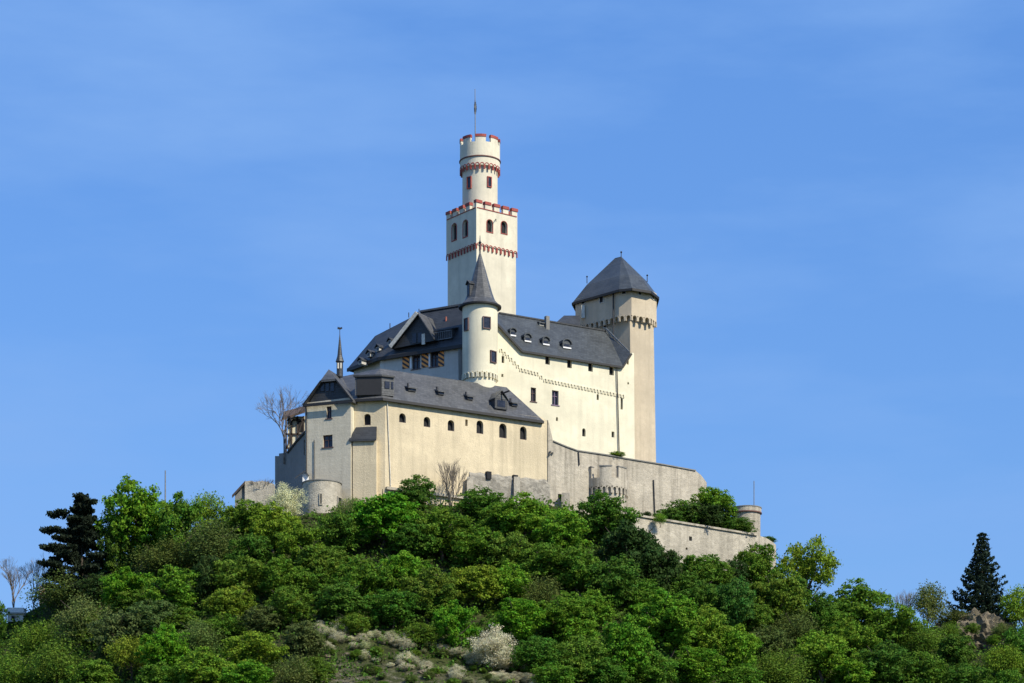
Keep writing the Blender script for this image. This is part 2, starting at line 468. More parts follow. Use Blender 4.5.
def hit(px, py):
    """where the sight line through a pixel meets the hill"""
    t = np.arange(330, 440, .25)
    x = (px - CX) * t / FPX; z = CAMZ + (HOR - py) * t / FPX
    w = np.nonzero(terr(x, t) >= z)[0]
    if len(w): Y = t[w[0]]
    else: Y = float(np.interp((px - CX) * 410 / FPX, _yx, _yv)) + 1.5
    x = (px - CX) * Y / FPX
    return Vector((x, Y, float(terr(x, Y))))

# ------------------------------------------------------------------ castle helpers
def hole_poly(F, c, r0, r1, w, arch):
    a0, zt = F.sz(c, r0); _, zb = F.sz(c, r1)
    al, _ = F.sz(c - w/2, r1); ar, _ = F.sz(c + w/2, r1)
    if not arch: return [(al, zb), (ar, zb), (ar, zt), (al, zt)]
    hw = (ar - al) / 2; m = (al + ar) / 2; zs = zt - min(hw, (zt - zb) * .5); hh = zt - zs
    return [(al, zb), (ar, zb)] + [(m + hw * math.cos(math.pi*k/6), zs + hh * math.sin(math.pi*k/6)) for k in range(7)]

def wall_with_holes(F, outline, holes, depth, mat, parent, name="wall", reveal=.4, out=0.0, window=True):
    """outline in pixels on facade F; holes (px, row_top, row_bottom, width, arched, style)"""
    po = [F.sz(*q) for q in outline]
    hp = [hole_poly(F, *h[:5]) for h in holes]
    loops = [[Vector((a, z, 0)) for a, z in po]] + [[Vector((a, z, 0)) for a, z in h] for h in hp]
    flat = [q for lp in loops for q in lp]
    mb = MB(); mb.v = [tuple(F.w(q.x, q.y, out)) for q in flat]
    mb.f = [tuple(t) for t in tessellate_polygon(loops)]
    i = 0; n = len(po); b = len(mb.v)
    mb.v += [tuple(F.w(a, z, out - depth)) for a, z in po]
    for k in range(n): mb.f.append((k, (k+1) % n, b + (k+1) % n, b + k))
    mb.f += [tuple(b + q for q in t) for t in tessellate_polygon([loops[0]])]
    i = n
    for h in hp:
        b = len(mb.v); m = len(h)
        mb.v += [tuple(F.w(a, z, out - reveal)) for a, z in h]
        for k in range(m): mb.f.append((i + k, i + (k+1) % m, b + (k+1) % m, b + k))
        i += m
    # backs of the openings are closed by the panes
    wall = mb.build(name, mat, parent, recalc=False)
    for h, poly in zip(holes, hp):
        style = h[5] if len(h) > 5 else 'glass'
        xs = [q[0] for q in poly]; zs = [q[1] for q in poly]; a0, a1, z0, z1 = min(xs), max(xs), min(zs), max(zs)
        if style == 'slit':
            MB().extrude([F.w(a, z, out - reveal) for a, z in poly], F.n * -.05).build("loophole", M["void"], parent)
            continue
        fm = MB(); mt = M["lilac"] if style == 'lilac' else M["frame"]
        d = out - reveal + .08; t = .09
        if style != 'open':
            cx = (a0 + a1) / 2
            for (ca, cz, w, hh) in ((a0 + t/2, (z0+z1)/2, t, z1-z0), (a1 - t/2, (z0+z1)/2, t, z1-z0), (cx, (z0+z1)/2, t*.8, z1-z0),
                                    (cx, z0 + t/2, a1-a0, t), (cx, z1 - t/2, a1-a0, t), (cx, z0 + (z1-z0)*.62, a1-a0, t*.8)):
                fm.box(F.w(ca, cz, d), F.u, F.n, w, .1, hh)
        # stone surround, a little proud of the wall
            for (ca, cz, w, hh) in ((cx, z0 - .07, a1-a0 + .34, .13),):
                fm.box(F.w(ca, cz, out + .02), F.u, F.n, w, .16, hh)
        else:
            fm.box(F.w((a0+a1)/2, z0 + .03, out - reveal/2), F.u, F.n, a1-a0 - .02, reveal, .06)
        wo = fm.build("window", mt, parent)
        MB().extrude([F.w(a, z, out - reveal) for a, z in poly], F.n * -.05).build("pane", M["void"] if style == 'open' else M["glass"], wo)
    return wall

def tower_window(cx, cy, r, pxc, row0, row1, wpx, parent, trim, pane="glass"):
    """framed window on a round shaft; trim stands proud, pane sits in it"""
    Yf = cy - r
    s = max(-.95, min(.95, (X(pxc, Yf) - cx) / r)); th = math.asin(s)
    n = Vector((math.sin(th), -math.cos(th), 0)); u = Vector((math.cos(th), math.sin(th), 0))
    Y = cy - r * math.cos(th); z0, z1 = Z(row1, Y), Z(row0, Y); w = wpx * Y / FPX / max(.4, math.cos(th))
    c = Vector((cx, cy, 0)) + n * r
    f = MB(); t = .13
    for a, z, ww, hh in ((-w/2 - t/2, (z0+z1)/2, t, z1-z0 + 2*t), (w/2 + t/2, (z0+z1)/2, t, z1-z0 + 2*t), (0, z0 - t/2, w, t), (0, z1 + t/2, w, t)):
        p = c + u * a; f.box((p.x, p.y, z), u, n, ww, .34, hh)
    wo = f.build("window", trim, parent)
    q = MB(); q.box((c.x, c.y, (z0+z1)/2), u, n, w - .004, .12, z1 - z0 - .004); q.build("pane", M[pane], wo)

def dormer(pos, u, n, w, h, parent, d=2.2, kind='gable', front=None, roofm=None, pane=True, name="dormer"):
    """small roof dormer: front foot centre pos, u along the eave, n outwards"""
    pos = Vector(pos); u = Vector(u); n = Vector(n); z = Vector((0, 0, 1))
    b = MB(); b.box(pos + z * (h/2) - n * (d/2), u, n, w, d, h)
    do = b.build(name, front or M["slate"], parent)
    r = MB(); e = .16
    if kind == 'gable':
        A = [pos + z*h + u*(-w/2 - e) + n*.18, pos + z*(h + w*.62) + n*.26, pos + z*h + u*(w/2 + e) + n*.18]
        B = [q - n*(d + .2) for q in A]
        r.slab([[A[0], A[1], B[1], B[0]], [A[1], A[2], B[2], B[1]]], .14)
        r.extrude([pos + z*(h - .01) - u*w/2 - n*.02, pos + z*(h - .01) + u*w/2 - n*.02, pos + z*(h + w*.5) - n*.02], -n * .3)
    elif kind == 'arch':
        for k in range(6):
            a0, a1 = math.pi*k/6, math.pi*(k+1)/6
            f = lambda a, rr: pos + u*math.cos(a)*rr + z*(h - .02 + math.sin(a)*rr*.85)
            r.extrude([f(a0, w/2 + .16), f(a1, w/2 + .16), f(a1, w/2 - .02), f(a0, w/2 - .02)], n*.22); i = len(r.v)
            r.extrude([f(a0, w/2 + .16) , f(a1, w/2 + .16), f(a1, .02), f(a0, .02)], -n*d)
    else:
        A = [pos + z*h + u*(-w/2 - e) + n*.25, pos + z*h + u*(w/2 + e) + n*.25]
        B = [q - n*(d + .3) + z*(d*.33) for q in A]
        r.slab([[A[0], A[1], B[1], B[0]]], .16)
    r.build("roof", roofm or M["slate"], do)
    if pane:
        q = MB(); q.box(pos + z*(h*.52) + n*.01, u, n, w*.62, .06, h*.62); q.build("pane", M["glass"], do)
    return do

def pipe(a, b, r, parent, mat="iron", name="downpipe"):
    return MB().tube([a, b], r, 8).build(name, M[mat], parent)

def plan(pairs): return [(X(px, Y), Y) for px, Y in pairs]

# ================================================================== KEEP
kc = Vector((X(476.3, 438), 438, 0)); beta = R(37); ka = 8.05
ku = Vector((math.cos(beta), math.sin(beta), 0)); kl = Vector((-math.sin(beta), math.cos(beta), 0))
kctr = kc + ku*ka/2 + kl*ka/2
keep = empty("keep", (kctr.x, kctr.y, 96), "tall square cream castle keep with red-trimmed battlements and a round turret on top", "castle tower")
z_mt, z_gap, z_fr1, z_fr0 = Z(199.6, 438), Z(207.6, 438), Z(242, 438), Z(248.5, 438)
ins = .16
def sq(inset):
    return [kc + ku*inset + kl*inset, kc + ku*(ka-inset) + kl*inset, kc + ku*(ka-inset) + kl*(ka-inset), kc + ku*inset + kl*(ka-inset)]
b = MB(); b.prism([(p.x, p.y) for p in sq(ins)], 96, z_fr1 + .05); b.build("shaft", M["keep"], keep)
# upper storey: two visible faces with arched openings, and the rest of the box
class FV(Facade):
    def __init__(s, o, u): s.o = Vector((o.x, o.y, 0)); s.u = Vector(u); s.n = Vector((s.u.y, -s.u.x, 0))
FR, FL = FV(kc, ku), FV(kc + kl*ka, -kl)
def keep_face(F, hl):
    return wall_with_holes(F, None, hl, .5, M["keep"], keep) if False else None
def sz_wall(F, a1, z0, z1, holes, mat, parent, depth, reveal=.45, name="upper_wall", trim=None):
    po = [(0, z0), (a1, z0), (a1, z1), (0, z1)]
    hp = [hole_poly(F, *h[:5]) for h in holes]
    loops = [[Vector((a, z, 0)) for a, z in po]] + [[Vector((a, z, 0)) for a, z in h] for h in hp]
    m = MB(); m.v = [tuple(F.w(q.x, q.y)) for lp in loops for q in lp]; m.f = [tuple(t) for t in tessellate_polygon(loops)]
    b0 = len(m.v); m.v += [tuple(F.w(a, z, -depth)) for a, z in po]
    for k in range(4): m.f.append((k, (k+1) % 4, b0 + (k+1) % 4, b0 + k))
    m.f.append((b0+3, b0+2, b0+1, b0)); i = 4
    for h in hp:
        b1 = len(m.v); n_ = len(h); m.v += [tuple(F.w(a, z, -reveal)) for a, z in h]
        for k in range(n_): m.f.append((i+k, i+(k+1) % n_, b1+(k+1) % n_, b1+k))
        i += n_
    m.build(name, mat, parent, recalc=False)
    for h in hp:
        f = MB(); cx = sum(q[0] for q in h[:2]) / 2; cz = sum(q[1] for q in h) / len(h)
        big = [(cx + (a - cx) * 1.22, cz + (z - cz) * 1.10) for a, z in h]
        for k in range(len(h)):
            l = (k+1) % len(h)
            f.extrude([F.w(*big[k], .0), F.w(*big[l], .0), F.w(*h[l], .0), F.w(*h[k], .0)], F.n*.06)
        wo = f.build("window", trim or M["red"], parent)
        MB().extrude([F.w(a, z, -reveal + .02) for a, z in h], F.n * -.05).build("pane", M["void"], wo)
sz_wall(FR, ka, z_fr1 - .28, z_gap, [(489.7, 219.6, 232, 5.6, True), (504, 221.2, 233.6, 5.6, True)], M["keep"], keep, .6)
sz_wall(FL, ka - .61, z_fr1 - .28, z_gap, [(454.3, 223.5, 240, 4.4, True), (465.4, 220, 236.5, 4.4, True)], M["keep"], keep, .6)
b = MB(); q = [kc + ku*ka + kl*.61, kc + ku*ka + kl*ka, kc + ku*.61 + kl*ka, kc + ku*.61 + kl*(ka-.6), kc + ku*(ka-.6) + kl*(ka-.6), kc + ku*(ka-.6) + kl*.61]
b.prism([(p.x, p.y) for p in q], z_fr1, z_gap - .01); b.prism([(p.x, p.y) for p in sq(.55)], z_fr1 + .1, z_gap - 1.0)
b.build("rear_wall", M["keep"], keep)
# frieze of red arches under the overhang
b = MB(); n_a = 10
for F in (FR, FL):
    for k in range(n_a):
        a = ka * (k + .5) / n_a; arch_unit(b, F.w(a, z_fr0, -.06), F.u, F.n, ka/n_a*.98, z_fr1 - z_fr0, .125, .12)
b.build("arched_frieze", M["red"], keep)
# merlons
for F in (FR, FL):
    for k in range(5):
        w = ka * .13; a = ka * (.065 + k * (.87 / 4)); 
        if F is FL and k == 4: continue
        m_ = MB().box(F.w(a, (z_gap + z_mt - .32)/2, -.26), F.u, F.n, w, .5, z_mt - .32 - z_gap).build("merlon", M["keep"], keep)
        MB().box(F.w(a, z_mt - .17, -.24), F.u, F.n, w + .16, .68, .46).build("cap", M["red"], m_)
b = MB()
for F in (FR, FL): b.box(F.w(ka/2, z_gap + .06, -.22), F.u, F.n, ka - .3, .60, .12)
b.build("coping", M["red"], keep)
for F in (FV(kc + ku*ka, kl), FV(kc + ku*ka + kl*ka, -ku)):
    for k in range(1, 5):
        w = ka * .13; a = ka * (.065 + k * (.87 / 4))
        m_ = MB().box(F.w(a, (z_gap + z_mt - .32)/2, -.26), F.u, F.n, w, .5, z_mt - .32 - z_gap).build("merlon", M["keep"], keep)
        MB().box(F.w(a, z_mt - .17, -.24), F.u, F.n, w + .16, .68, .46).build("cap", M["red"], m_)
# lantern bracket
MB().bar(FR.pt(496, 219, .0), FR.pt(496, 219, .9), .09).bar(FR.pt(496, 219, .85), FR.pt(496, 222, .85), .09).build("bracket", M["iron"], keep)
# round turret
tx, ty = X(480, kctr.y), kctr.y; Yt = ty
r1, r2 = 17.6 * Yt / FPX, 20.0 * Yt / FPX
Yf = ty - r2
zb = z_gap - 1.5; zf0, zf1, zcn, zgp, ztp = Z(168.5, Yf), Z(162.5, Yf), Z(155.5, Yf), Z(141, Yf), Z(133.6, Yf)
MB().lathe(tx, ty, [(r1, zb), (r1, zf1 + .1)], 72).build("turret_shaft", M["keep"], keep)
MB().lathe(tx, ty, [(r1, zf1 - .45), (r2, zf1 - .3), (r2, zgp), (r2 - .4, zgp), (r2 - .4, zgp - 1.2)], 72).build("turret_parapet", M["keep"], keep)
MB().lathe(tx, ty, [(r2, zcn - .12), (r2 + .14, zcn - .06), (r2 + .14, zcn + .08), (r2, zcn + .14)], 72, False).build("string_course", M["brown"], keep)
b = MB(); na = 26
for k in range(na):
    th = 2*math.pi*k/na; n = Vector((math.cos(th), math.sin(th), 0)); u = Vector((-n.y, n.x, 0))
    arch_unit(b, Vector((tx, ty, zf0)) + n*(r2 - .12), u, n, 2*math.pi*r2/na*.98, zf1 - zf0 + .1, .12, .16)
b.build("turret_frieze", M["red"], keep)
for k in range(8):
    th = -math.pi/2 + R(3) + 2*math.pi*k/8; hw = R(14.5)
    m_ = MB().arc(tx, ty, r2 - .4, r2, th - hw, th + hw, zgp - .01, ztp - .42).build("merlon", M["keep"], keep)
    MB().arc(tx, ty, r2 - .46, r2 + .07, th - hw - .02, th + hw + .02, ztp - .42, ztp).build("cap", M["red"], m_)
for args in ((469.3, 177.5, 188, 3.0), (489.2, 177.5, 186.5, 2.9)):
    tower_window(tx, ty, r1, *args, keep, M["red"])
fp = MB().tube([(X(475.4, ty), ty, zgp - 1.2), (X(475.0, ty), ty, Z(89, ty))], [.10, .05], 8).build("flagpole", M["pole"], keep)
b = MB(); x0 = X(474.9, ty)
for k in range(7):
    za, zb2 = Z(100 + 2*k, ty), Z(102 + 2*k, ty); wv = .10 * math.sin(k * 1.7)
    w0 = .12 + .30 * math.sin(math.pi * (k + .3) / 7.4)
    b.extrude([(x0 - w0*.35, ty + wv, za), (x0 + w0*.65, ty - wv, za), (x0 + w0*.62, ty - wv, zb2), (x0 - w0*.33, ty + wv, zb2)], (0, .14, 0))
b.build("furled_flag", M["iron"], fp)

# ================================================================== STAIR TURRET
sx_, sy_ = X(480, 415), 415; sr = 17.6 * sy_ / FPX
st = empty("stair_turret", (sx_, sy_, 98), "slim round cream turret with a pointed slate cone roof against the hall", "turret")
Yf = sy_ - sr
z_e = Z(303, Yf)
MB().lathe(sx_, sy_, [(sr - .25, 98), (sr - .25, Z(373, Yf)), (sr, Z(371, Yf)), (sr, z_e + .4)], 72).build("shaft", M["cream"], st)
za = Z(251, sy_)
MB().lathe(sx_, sy_, [(sr - .2, z_e + .2), (sr + .52, z_e), (sr + .50, z_e + .22), (sr*.86, z_e + 1.1), (sr*.70, z_e + 2.2), (.03, za)], 10, True).build("cone_roof", M["slate"], st)
MB().lathe(sx_, sy_, [(sr + .1, z_e - .10), (sr + .55, z_e - .06), (sr + .57, z_e + .16), (sr + .1, z_e + .1)], 48, False).build("eave", M["eave"], st)
MB().tube([(sx_, sy_, za - .5), (sx_, sy_, za + 1.0), (sx_, sy_, za + 1.25), (sx_, sy_, za + 1.5), (sx_, sy_, za + 2.3)], [.12, .10, .24, .08, .03], 8).build("finial", M["iron"], st)
b = MB(); na = 24; 
for k in range(na):
    th = 2*math.pi*k/na; n = Vector((math.cos(th), math.sin(th), 0)); u = Vector((-n.y, n.x, 0))
    arch_unit(b, Vector((sx_, sy_, Z(376.5, Yf))) + n*(sr - .25), u, n, 2*math.pi*sr/na*.95, .85, .16, .34)
b.build("corbel_frieze", M["cream"], st)
for args in ((486.6, 317.5, 328, 6.2), (493, 351.7, 362, 4.5), (466.5, 319, 330, 3.2)):
    tower_window(sx_, sy_, sr, *args, st, M["frame"])
dn = Vector((-.82, -.57, 0)); du = Vector((.57, -.82, 0))
dp = Vector((sx_, sy_, z_e + 1.2)) + dn * (sr*.80)
dormer(dp, du, dn, .75, 2.1, st, d=1.5, kind='gable', front=M["dark_slate"], roofm=M["dark_slate"])

# ================================================================== PALAS (great hall)
FP = Facade(522.7, 420, 621.5, 429)
base = FP.pt(575, 452)
hall = empty("great_hall", (base.x, base.y + 5, 95), "bright cream great hall with grey slate roof and four small arched dormers", "castle hall")
H = [(547.6, 356, 364.5, 4.6, False, 'slit'), (569.5, 359.5, 368, 4.6, False, 'slit'), (590.5, 363, 371.5, 4.6, False, 'slit'), (611.6, 366.5, 375.2, 4.6, False, 'slit'),
     (533.4, 387.6, 401.5, 5.2, False, 'glass'), (555.3, 390.5, 405, 6.6, False, 'lilac'), (597.8, 394, 400, 2.2, True, 'slit'),
     (621.8, 398, 409.5, 2.2, False, 'slit'), (583.9, 428.3, 436.4, 3.4, True, 'slit'), (613, 431.6, 437.4, 2.8, False, 'slit'),
     (557, 417, 421, 2.0, True, 'slit'), (627.8, 360, 364.5, 1.8, False, 'slit'), (628.2, 382, 384.4, 1.6, True, 'slit'),
     (503, 356, 363, 2.6, False, 'slit'), (502.4, 374, 377, 2.0, False, 'slit')]
wall_with_holes(FP, [(485, 309), (499, 325), (522.7, 350.5), (621.8, 366.3), (630.5, 352.5), (634, 353), (635, 490), (485, 490)], H, .8, M["cream"], hall)
def FPm(px, py, o): return FP.pt(px, py, o)
# back walls closing the block
a0, _ = FP.sz(500, 400); a1, _ = FP.sz(633, 400); zE = FP.sz(570, 357)[1]
b = MB(); zc_ = FP.sz(522.7, 349.5)[1]
b.prism([(FP.w(a, 0, o).x, FP.w(a, 0, o).y) for a, o in ((a0, -.81), (a1, -.81), (a1, -10), (a0, -10))], 95, zc_ - .4); b.build("rear_wall", M["shade"], hall)
R1, R2 = FP.pt(499, 315.4, -5), FP.pt(606, 329.2, -5)
zr = (R1.z + R2.z) / 2; R1.z = zr; R2.z = zr
A, B = FP.pt(522.2, 350.4, .38), FP.pt(622.6, 366.2, .38); ze = (A.z + B.z)/2; A.z = B.z = ze
G, Hh = FP.pt(485, 309.5, .45), FP.pt(631.5, 352.6, .45)
Gb, Hb = FP.pt(489, 312, -5), FP.pt(628, 352, -3)
Ab, Bb = A - FP.n*10.9, B - FP.n*10.9
b = MB().slab([[A, B, R2, R1], [A, R1, Gb, G], [B, Hh, Hb, R2], [R1, R2, Bb, Ab]], .26)
b.build("roof", M["slate2"], hall)
b = MB()
for p, q in ((A, B), (A, G), (B, Hh)): b.bar(p - Vector((0, 0, .17)) + FP.n*.02, q - Vector((0, 0, .17)) + FP.n*.02, .14, .30)
b.build("fascia", M["eave"], hall)
MB().bar(R1 + Vector((0, 0, .06)), R2 + Vector((0, 0, .06)), .35, .2).build("ridge_cap", M["dark_slate"], hall)
MB().bar(FP.pt(606, 329, -4.7) + Vector((0, 0, .1)), FP.pt(629, 352.4, -.5) + Vector((0, 0, .12)), .16, .16).build("verge_flashing", M["pole"], hall)
for px, py, w in ((512.6, 336.2, 6.5), (527.3, 342, 7.5), (545.6, 345.2, 7.5), (566.5, 348.5, 9.5)):
    p = ray_plane(px, py, A, B, R1); w_ = w * p.y / FPX * 1.05
    d_ = dormer(p + FP.n*.1, FP.u, FP.n, w_, .72, hall, 1.9, 'arch', M["slate2"], M["slate2"])
    MB().box(p + FP.n*.16 + Vector((0, 0, .06)), FP.u, FP.n, w_ * .95, .14, .2).build("sill", M["white"], d_)
p = ray_plane(547, 329, A, B, R1); b = MB(); b.box(p + Vector((0, .3, .75)), FP.u, FP.n, .6, .6, 2.5); b.build("chimney", M["dim"], hall)
p = ray_plane(541.8, 325.5, A, B, R1); dormer(p, FP.u, FP.n, .8, .45, hall, 1.0, 'shed', M["pale_wood"], M["slate2"])
# lean-to roof between hall and tower, behind the ridge
q = [FP.pt(556, 322.5, -6), FP.pt(580, 326, -6), FP.pt(580, 315.5, -9.5), FP.pt(564, 315.5, -9.5)]
MB().slab([q], .3).build("link_roof", M["dark_slate"], hall)
pipe(FP.pt(616.9, 367.5, .24), FP.pt(619.4, 462, .24), .085, hall)
path = [(501, 352), (511, 361), (521, 371.5), (537, 375.5), (545, 382), (626, 398.5)]
b = MB(); pts = []
for (xa, ya), (xb, yb) in zip(path[:-1], path[1:]):
    L = math.hypot(xb-xa, yb-ya); n_ = max(1, round(abs(xb-xa) / 3.3))
    for k in range(n_): pts.append((xa + (xb-xa)*k/n_, ya + (yb-ya)*k/n_))
for px, py in pts:
    O = FP.pt(px, py, 0)
    arch_unit(b, O, FP.u, FP.n, .52, .58, .14, .15)
b.build("corbel_frieze", M["cream"], hall)

# ================================================================== RIGHT TOWER
tw = empty("gate_tower", (X(616, 438), 438, 94), "broad tan tower with hipped slate roof and corbel frieze beside the hall", "castle tower")
low = plan([(578, 438.4), (629.8, 432.3), (653.5, 434.9)]); back = [(X(653.5, 434.9) - 1.0, 444.5), (X(578, 438.4) + 1.5, 446)]
lowb = plan([(576, 438.4), (632.8, 431.9), (657.2, 434.7)])
cz = Z(316, 433)
b = MB(); i = 0
bot = lowb + back; top = low + back; n_ = 5
b.v = [(x, y, 92) for x, y in bot] + [(x, y, cz) for x, y in top]
b.f = [(k, (k+1) % n_, n_ + (k+1) % n_, n_ + k) for k in range(n_)] + [(4,3,2,1,0), (5,6,7,8,9)]
b.build("shaft", M["tower"], tw)
up = plan([(575.4, 438.5), (619, 432.3), (631.5, 431.6), (650, 433.3), (656.6, 435.6)]) + [(X(656.6, 435) - .6, 445), (X(575.4, 438.5) + 1.5, 446.6)]
zt_ = Z(289, 432) + .3
b = MB().prism(up, cz - .25, zt_); b.build("upper_storey", M["tower"], tw)
# roof
def eavept(px, row, Y): return P(px, row, Y)
ez = Z(288.6, 431)
def ep(px, Y): return Vector((X(px, Y), Y, ez))
E = [ep(572.4, 438.6), ep(619, 431.5), ep(632, 430.8), ep(651, 432.4), ep(658.6, 435.6), Vector((X(657, 435), 446, ez)), Vector((X(576, 440) + 1, 447.6, ez))]
ap = P(621.2, 256.5, 438.6); ap2 = P(615, 257.2, 439.4); ap2.z = ap.z
mid = [e.lerp(ap if i in (1, 2, 3, 4, 5) else ap2, .34) + Vector((0, 0, -.10)) for i, e in enumerate(E)]
mid = [m + Vector((0, 0, .55)) for m in mid]
faces = []
for i in range(7):
    j = (i + 1) % 7; faces.append([E[i], E[j], mid[j], mid[i]])
    ai = ap if i in (1, 2, 3, 4, 5) else ap2; aj = ap if j in (1, 2, 3, 4, 5) else ap2
    faces.append([mid[i], mid[j], aj] if ai is aj else [mid[i], mid[j], aj, ai])
MB().slab(faces, .3).build("roof", M["slate2"], tw)
b = MB()
for i in range(7): b.bar(E[i] - Vector((0, 0, .17)), E[(i+1) % 7] - Vector((0, 0, .17)), .22, .36)
b.build("eave", M["eave"], tw)
for (px, row, Y, h) in ((621.2, 256, 438.6, .8), (587, 279.5, 441, .6), (647.2, 278.2, 436, .6)):
    p = P(px, row, Y); MB().tube([p - Vector((0, 0, .6)), p + Vector((0, 0, h*.5)), p + Vector((0, 0, h*.75)), p + Vector((0, 0, h))], [.07, .06, .17, .03], 8).build("finial", M["iron"], tw)
# corbel frieze
b = MB()
segs = list(zip(up[:4], up[1:5]))
for (xa, ya), (xb, yb) in segs:
    L = math.hypot(xb-xa, yb-ya); n_ = max(1, round(L / .98)); t = Vector(((xb-xa)/L, (yb-ya)/L, 0)); nn = Vector((t.y, -t.x, 0))
    for k in range(n_):
        q = Vector((xa, ya, cz - 1.05)) + t*(L*(k+.5)/n_) - nn*.34
        arch_unit(b, q, t, nn, L/n_*.98, 1.0, .19, .40)
b.build("arched_frieze", M["tower"], tw)
def tslot(px, r0, r1, w, pa, pb, o=.0, h="slot"):
    F = Facade(*pa, *pb); p0 = F.sz(px, r0); p1 = F.sz(px, r1); ww = w * 433 / FPX / max(.3, abs(F.u.x))
    f = MB(); t = .1; cz_ = (p0[1]+p1[1])/2; hh = p0[1]-p1[1]
    for a, z, w_, h_ in ((-ww/2-t/2, cz_, t, hh+2*t), (ww/2+t/2, cz_, t, hh+2*t), (0, p1[1]-t/2, ww, t), (0, p0[1]+t/2, ww, t)):
        f.box(F.w(p0[0]+a, z, .0), F.u, F.n, w_, .2, h_)
    wo = f.build("window", M["shade"], tw)
    MB().box(F.w(p0[0], cz_, .0), F.u, F.n, ww - .004, .06, hh - .004).build("pane", M["void"], wo)
LF, RF, RF2 = ((575.4, 438.5), (619, 432.3)), ((631.5, 431.6), (650, 433.3)), ((650, 433.3), (656.6, 435.6))
tslot(583.5, 299, 304, 3.0, *LF); tslot(601.6, 295.5, 302.7, 3.2, *LF); tslot(624, 289.5, 294, 3.6, (619, 432.3), (631.5, 431.6))
tslot(639.5, 291, 295, 2.6, *RF); tslot(652.6, 293, 299, 1.8, *RF2)
tslot(605.3, 321, 327.5, 2.6, (578, 438.4), (629.8, 432.3)); tslot(650.4, 357, 366, 2.2, (629.8, 432.3), (653.5, 434.9))
pipe(P(613.2, 290, 432.8), P(613.4, 340, 432.8), .11, tw)
MB().box(P(583, 312, 437.1), (1, 0, 0), (0, 1, 0), .5, .5, 2.0).build("flue", M["pale_wood"], tw)

# ================================================================== SHUTTER HOUSE (upper house with striped shutters)
FS = Facade(380, 424, 461, 417)
bs = FS.pt(420, 372, -4)
sh = empty("shuttered_house", (bs.x, bs.y, 96), "upper castle house with orange and black striped shutters under a dark slate roof", "castle house")
wall_with_holes(FS, [(380, 355), (463, 342.5), (463, 420), (380, 420)], [(416, 354.9, 369, 8.2, False, 'glass'), (434.2, 351.6, 366.8, 8.2, False, 'glass')], .7, M["shade"], sh)
b = MB(); a0, _ = FS.sz(380, 360); a1, _ = FS.sz(463, 360); zt2 = FS.sz(420, 349.5)[1] - .3
b.prism([(FS.w(a, 0, o).x, FS.w(a, 0, o).y) for a, o in ((a0, -.71), (a1, -.71), (a1, -11))] + [(-19.5, 437), (-24.4, 431.6)], 96, zt2); b.build("rear_wall", M["shade"], sh)
for px, r0, r1, w in ((406, 354.2, 368.6, 6.8), (425.3, 351.8, 367.4, 7.0), (441.4, 350, 366.4, 5.4)):
    p0 = FS.pt(px, r0); p1 = FS.pt(px, r1); c = (p0 + p1)/2
    MB().box(c + FS.n*.06, FS.u, FS.n, w * 421/FPX/FS.u.x*1.0, .09, p0.z - p1.z).build("shutter", M["shutter"], sh)
for px, r0, r1 in ((410.9, 354.2, 368.4), (429.3, 351, 366.8)):
    p0 = FS.pt(px, r0); p1 = FS.pt(px, r1); MB().box((p0+p1)/2 + FS.n*.03, FS.u, FS.n, .26, .07, p0.z - p1.z).build("jamb", M["white"], sh)
E1, E3 = FS.pt(377.8, 357.8, .5), FS.pt(464, 343.6, .5); ez_ = (E1.z + E3.z)/2; E1.z = E3.z = ez_
T, Rr = FS.pt(420.5, 311.6, -4.6), FS.pt(462, 306.6, -4.6); zr = (T.z + Rr.z)/2; T.z = Rr.z = zr
Mm = P(375, 336, 431); E2 = P(347.5, 368.5, 432); Tb = FS.pt(420.5, 311.6, -6.5); 
E3b = E3 - FS.n*11; E2b = E2 + Vector((6, 6, 0))
MB().slab([[E1, E3, Rr, T], [E1, T, Mm], [E1, Mm, E2], [T, Rr, E3b], [T, E3b, E2b, Mm], [Mm, E2b, E2]], .4).build("roof", M["dark_slate"], sh)
b = MB(); dz = Vector((0, 0, .25)); b.bar(E1 - dz, E3 - dz, .25, .5); b.bar(E1 - dz, E2 - dz, .25, .5); b.build("eave", M["eave"], sh)
MB().bar(T + Vector((0, 0, .12)), Rr + Vector((0, 0, .12)), .5, .28).build("ridge_cap", M["slate"], sh)
# cross gable
gl, ga, gr = FS.pt(394, 348.5, .6), FS.pt(419, 314.5, .6), FS.pt(434, 340.5, .6)
b = MB().extrude([gl, ga, gr], -FS.n*3.6); g_ = b.build("cross_gable", M["dark_slate"], sh)
ov = FS.n*.55; zz = Vector((0, 0, .28))
MB().slab([[gl + ov + zz - FS.u*.4, ga + ov + zz, ga - FS.n*4.5 + zz, gl - FS.n*4.5 + zz - FS.u*.4]], .25).build("roof", M["slate"], g_)
MB().slab([[ga + ov + zz, gr + ov + zz + FS.u*.3, gr - FS.n*4.5 + zz + FS.u*.3, ga - FS.n*4.5 + zz]], .25).build("roof", M["slate"], g_)
MB().bar(gl + ov*1.15 + zz*.5 - FS.u*.3, ga + ov*1.15 + zz*.5, .62, .14, FS.n).build("bargeboard", M["pale_wood"], g_)
p = FS.pt(414.5, 345, .64); 
for k in (0, 1):
    MB().box(p + FS.u*k*1.0 + Vector((0, 0, 1.0)), FS.u, FS.n, .7, .1, 1.5).build("pane", M["glass"], g_)
p = FS.pt(423.4, 344.5, .66); MB().box(p + Vector((0, 0, .8)), FS.u, FS.n, .55, .12, 1.6).build("panel", M["pale_wood"], g_)
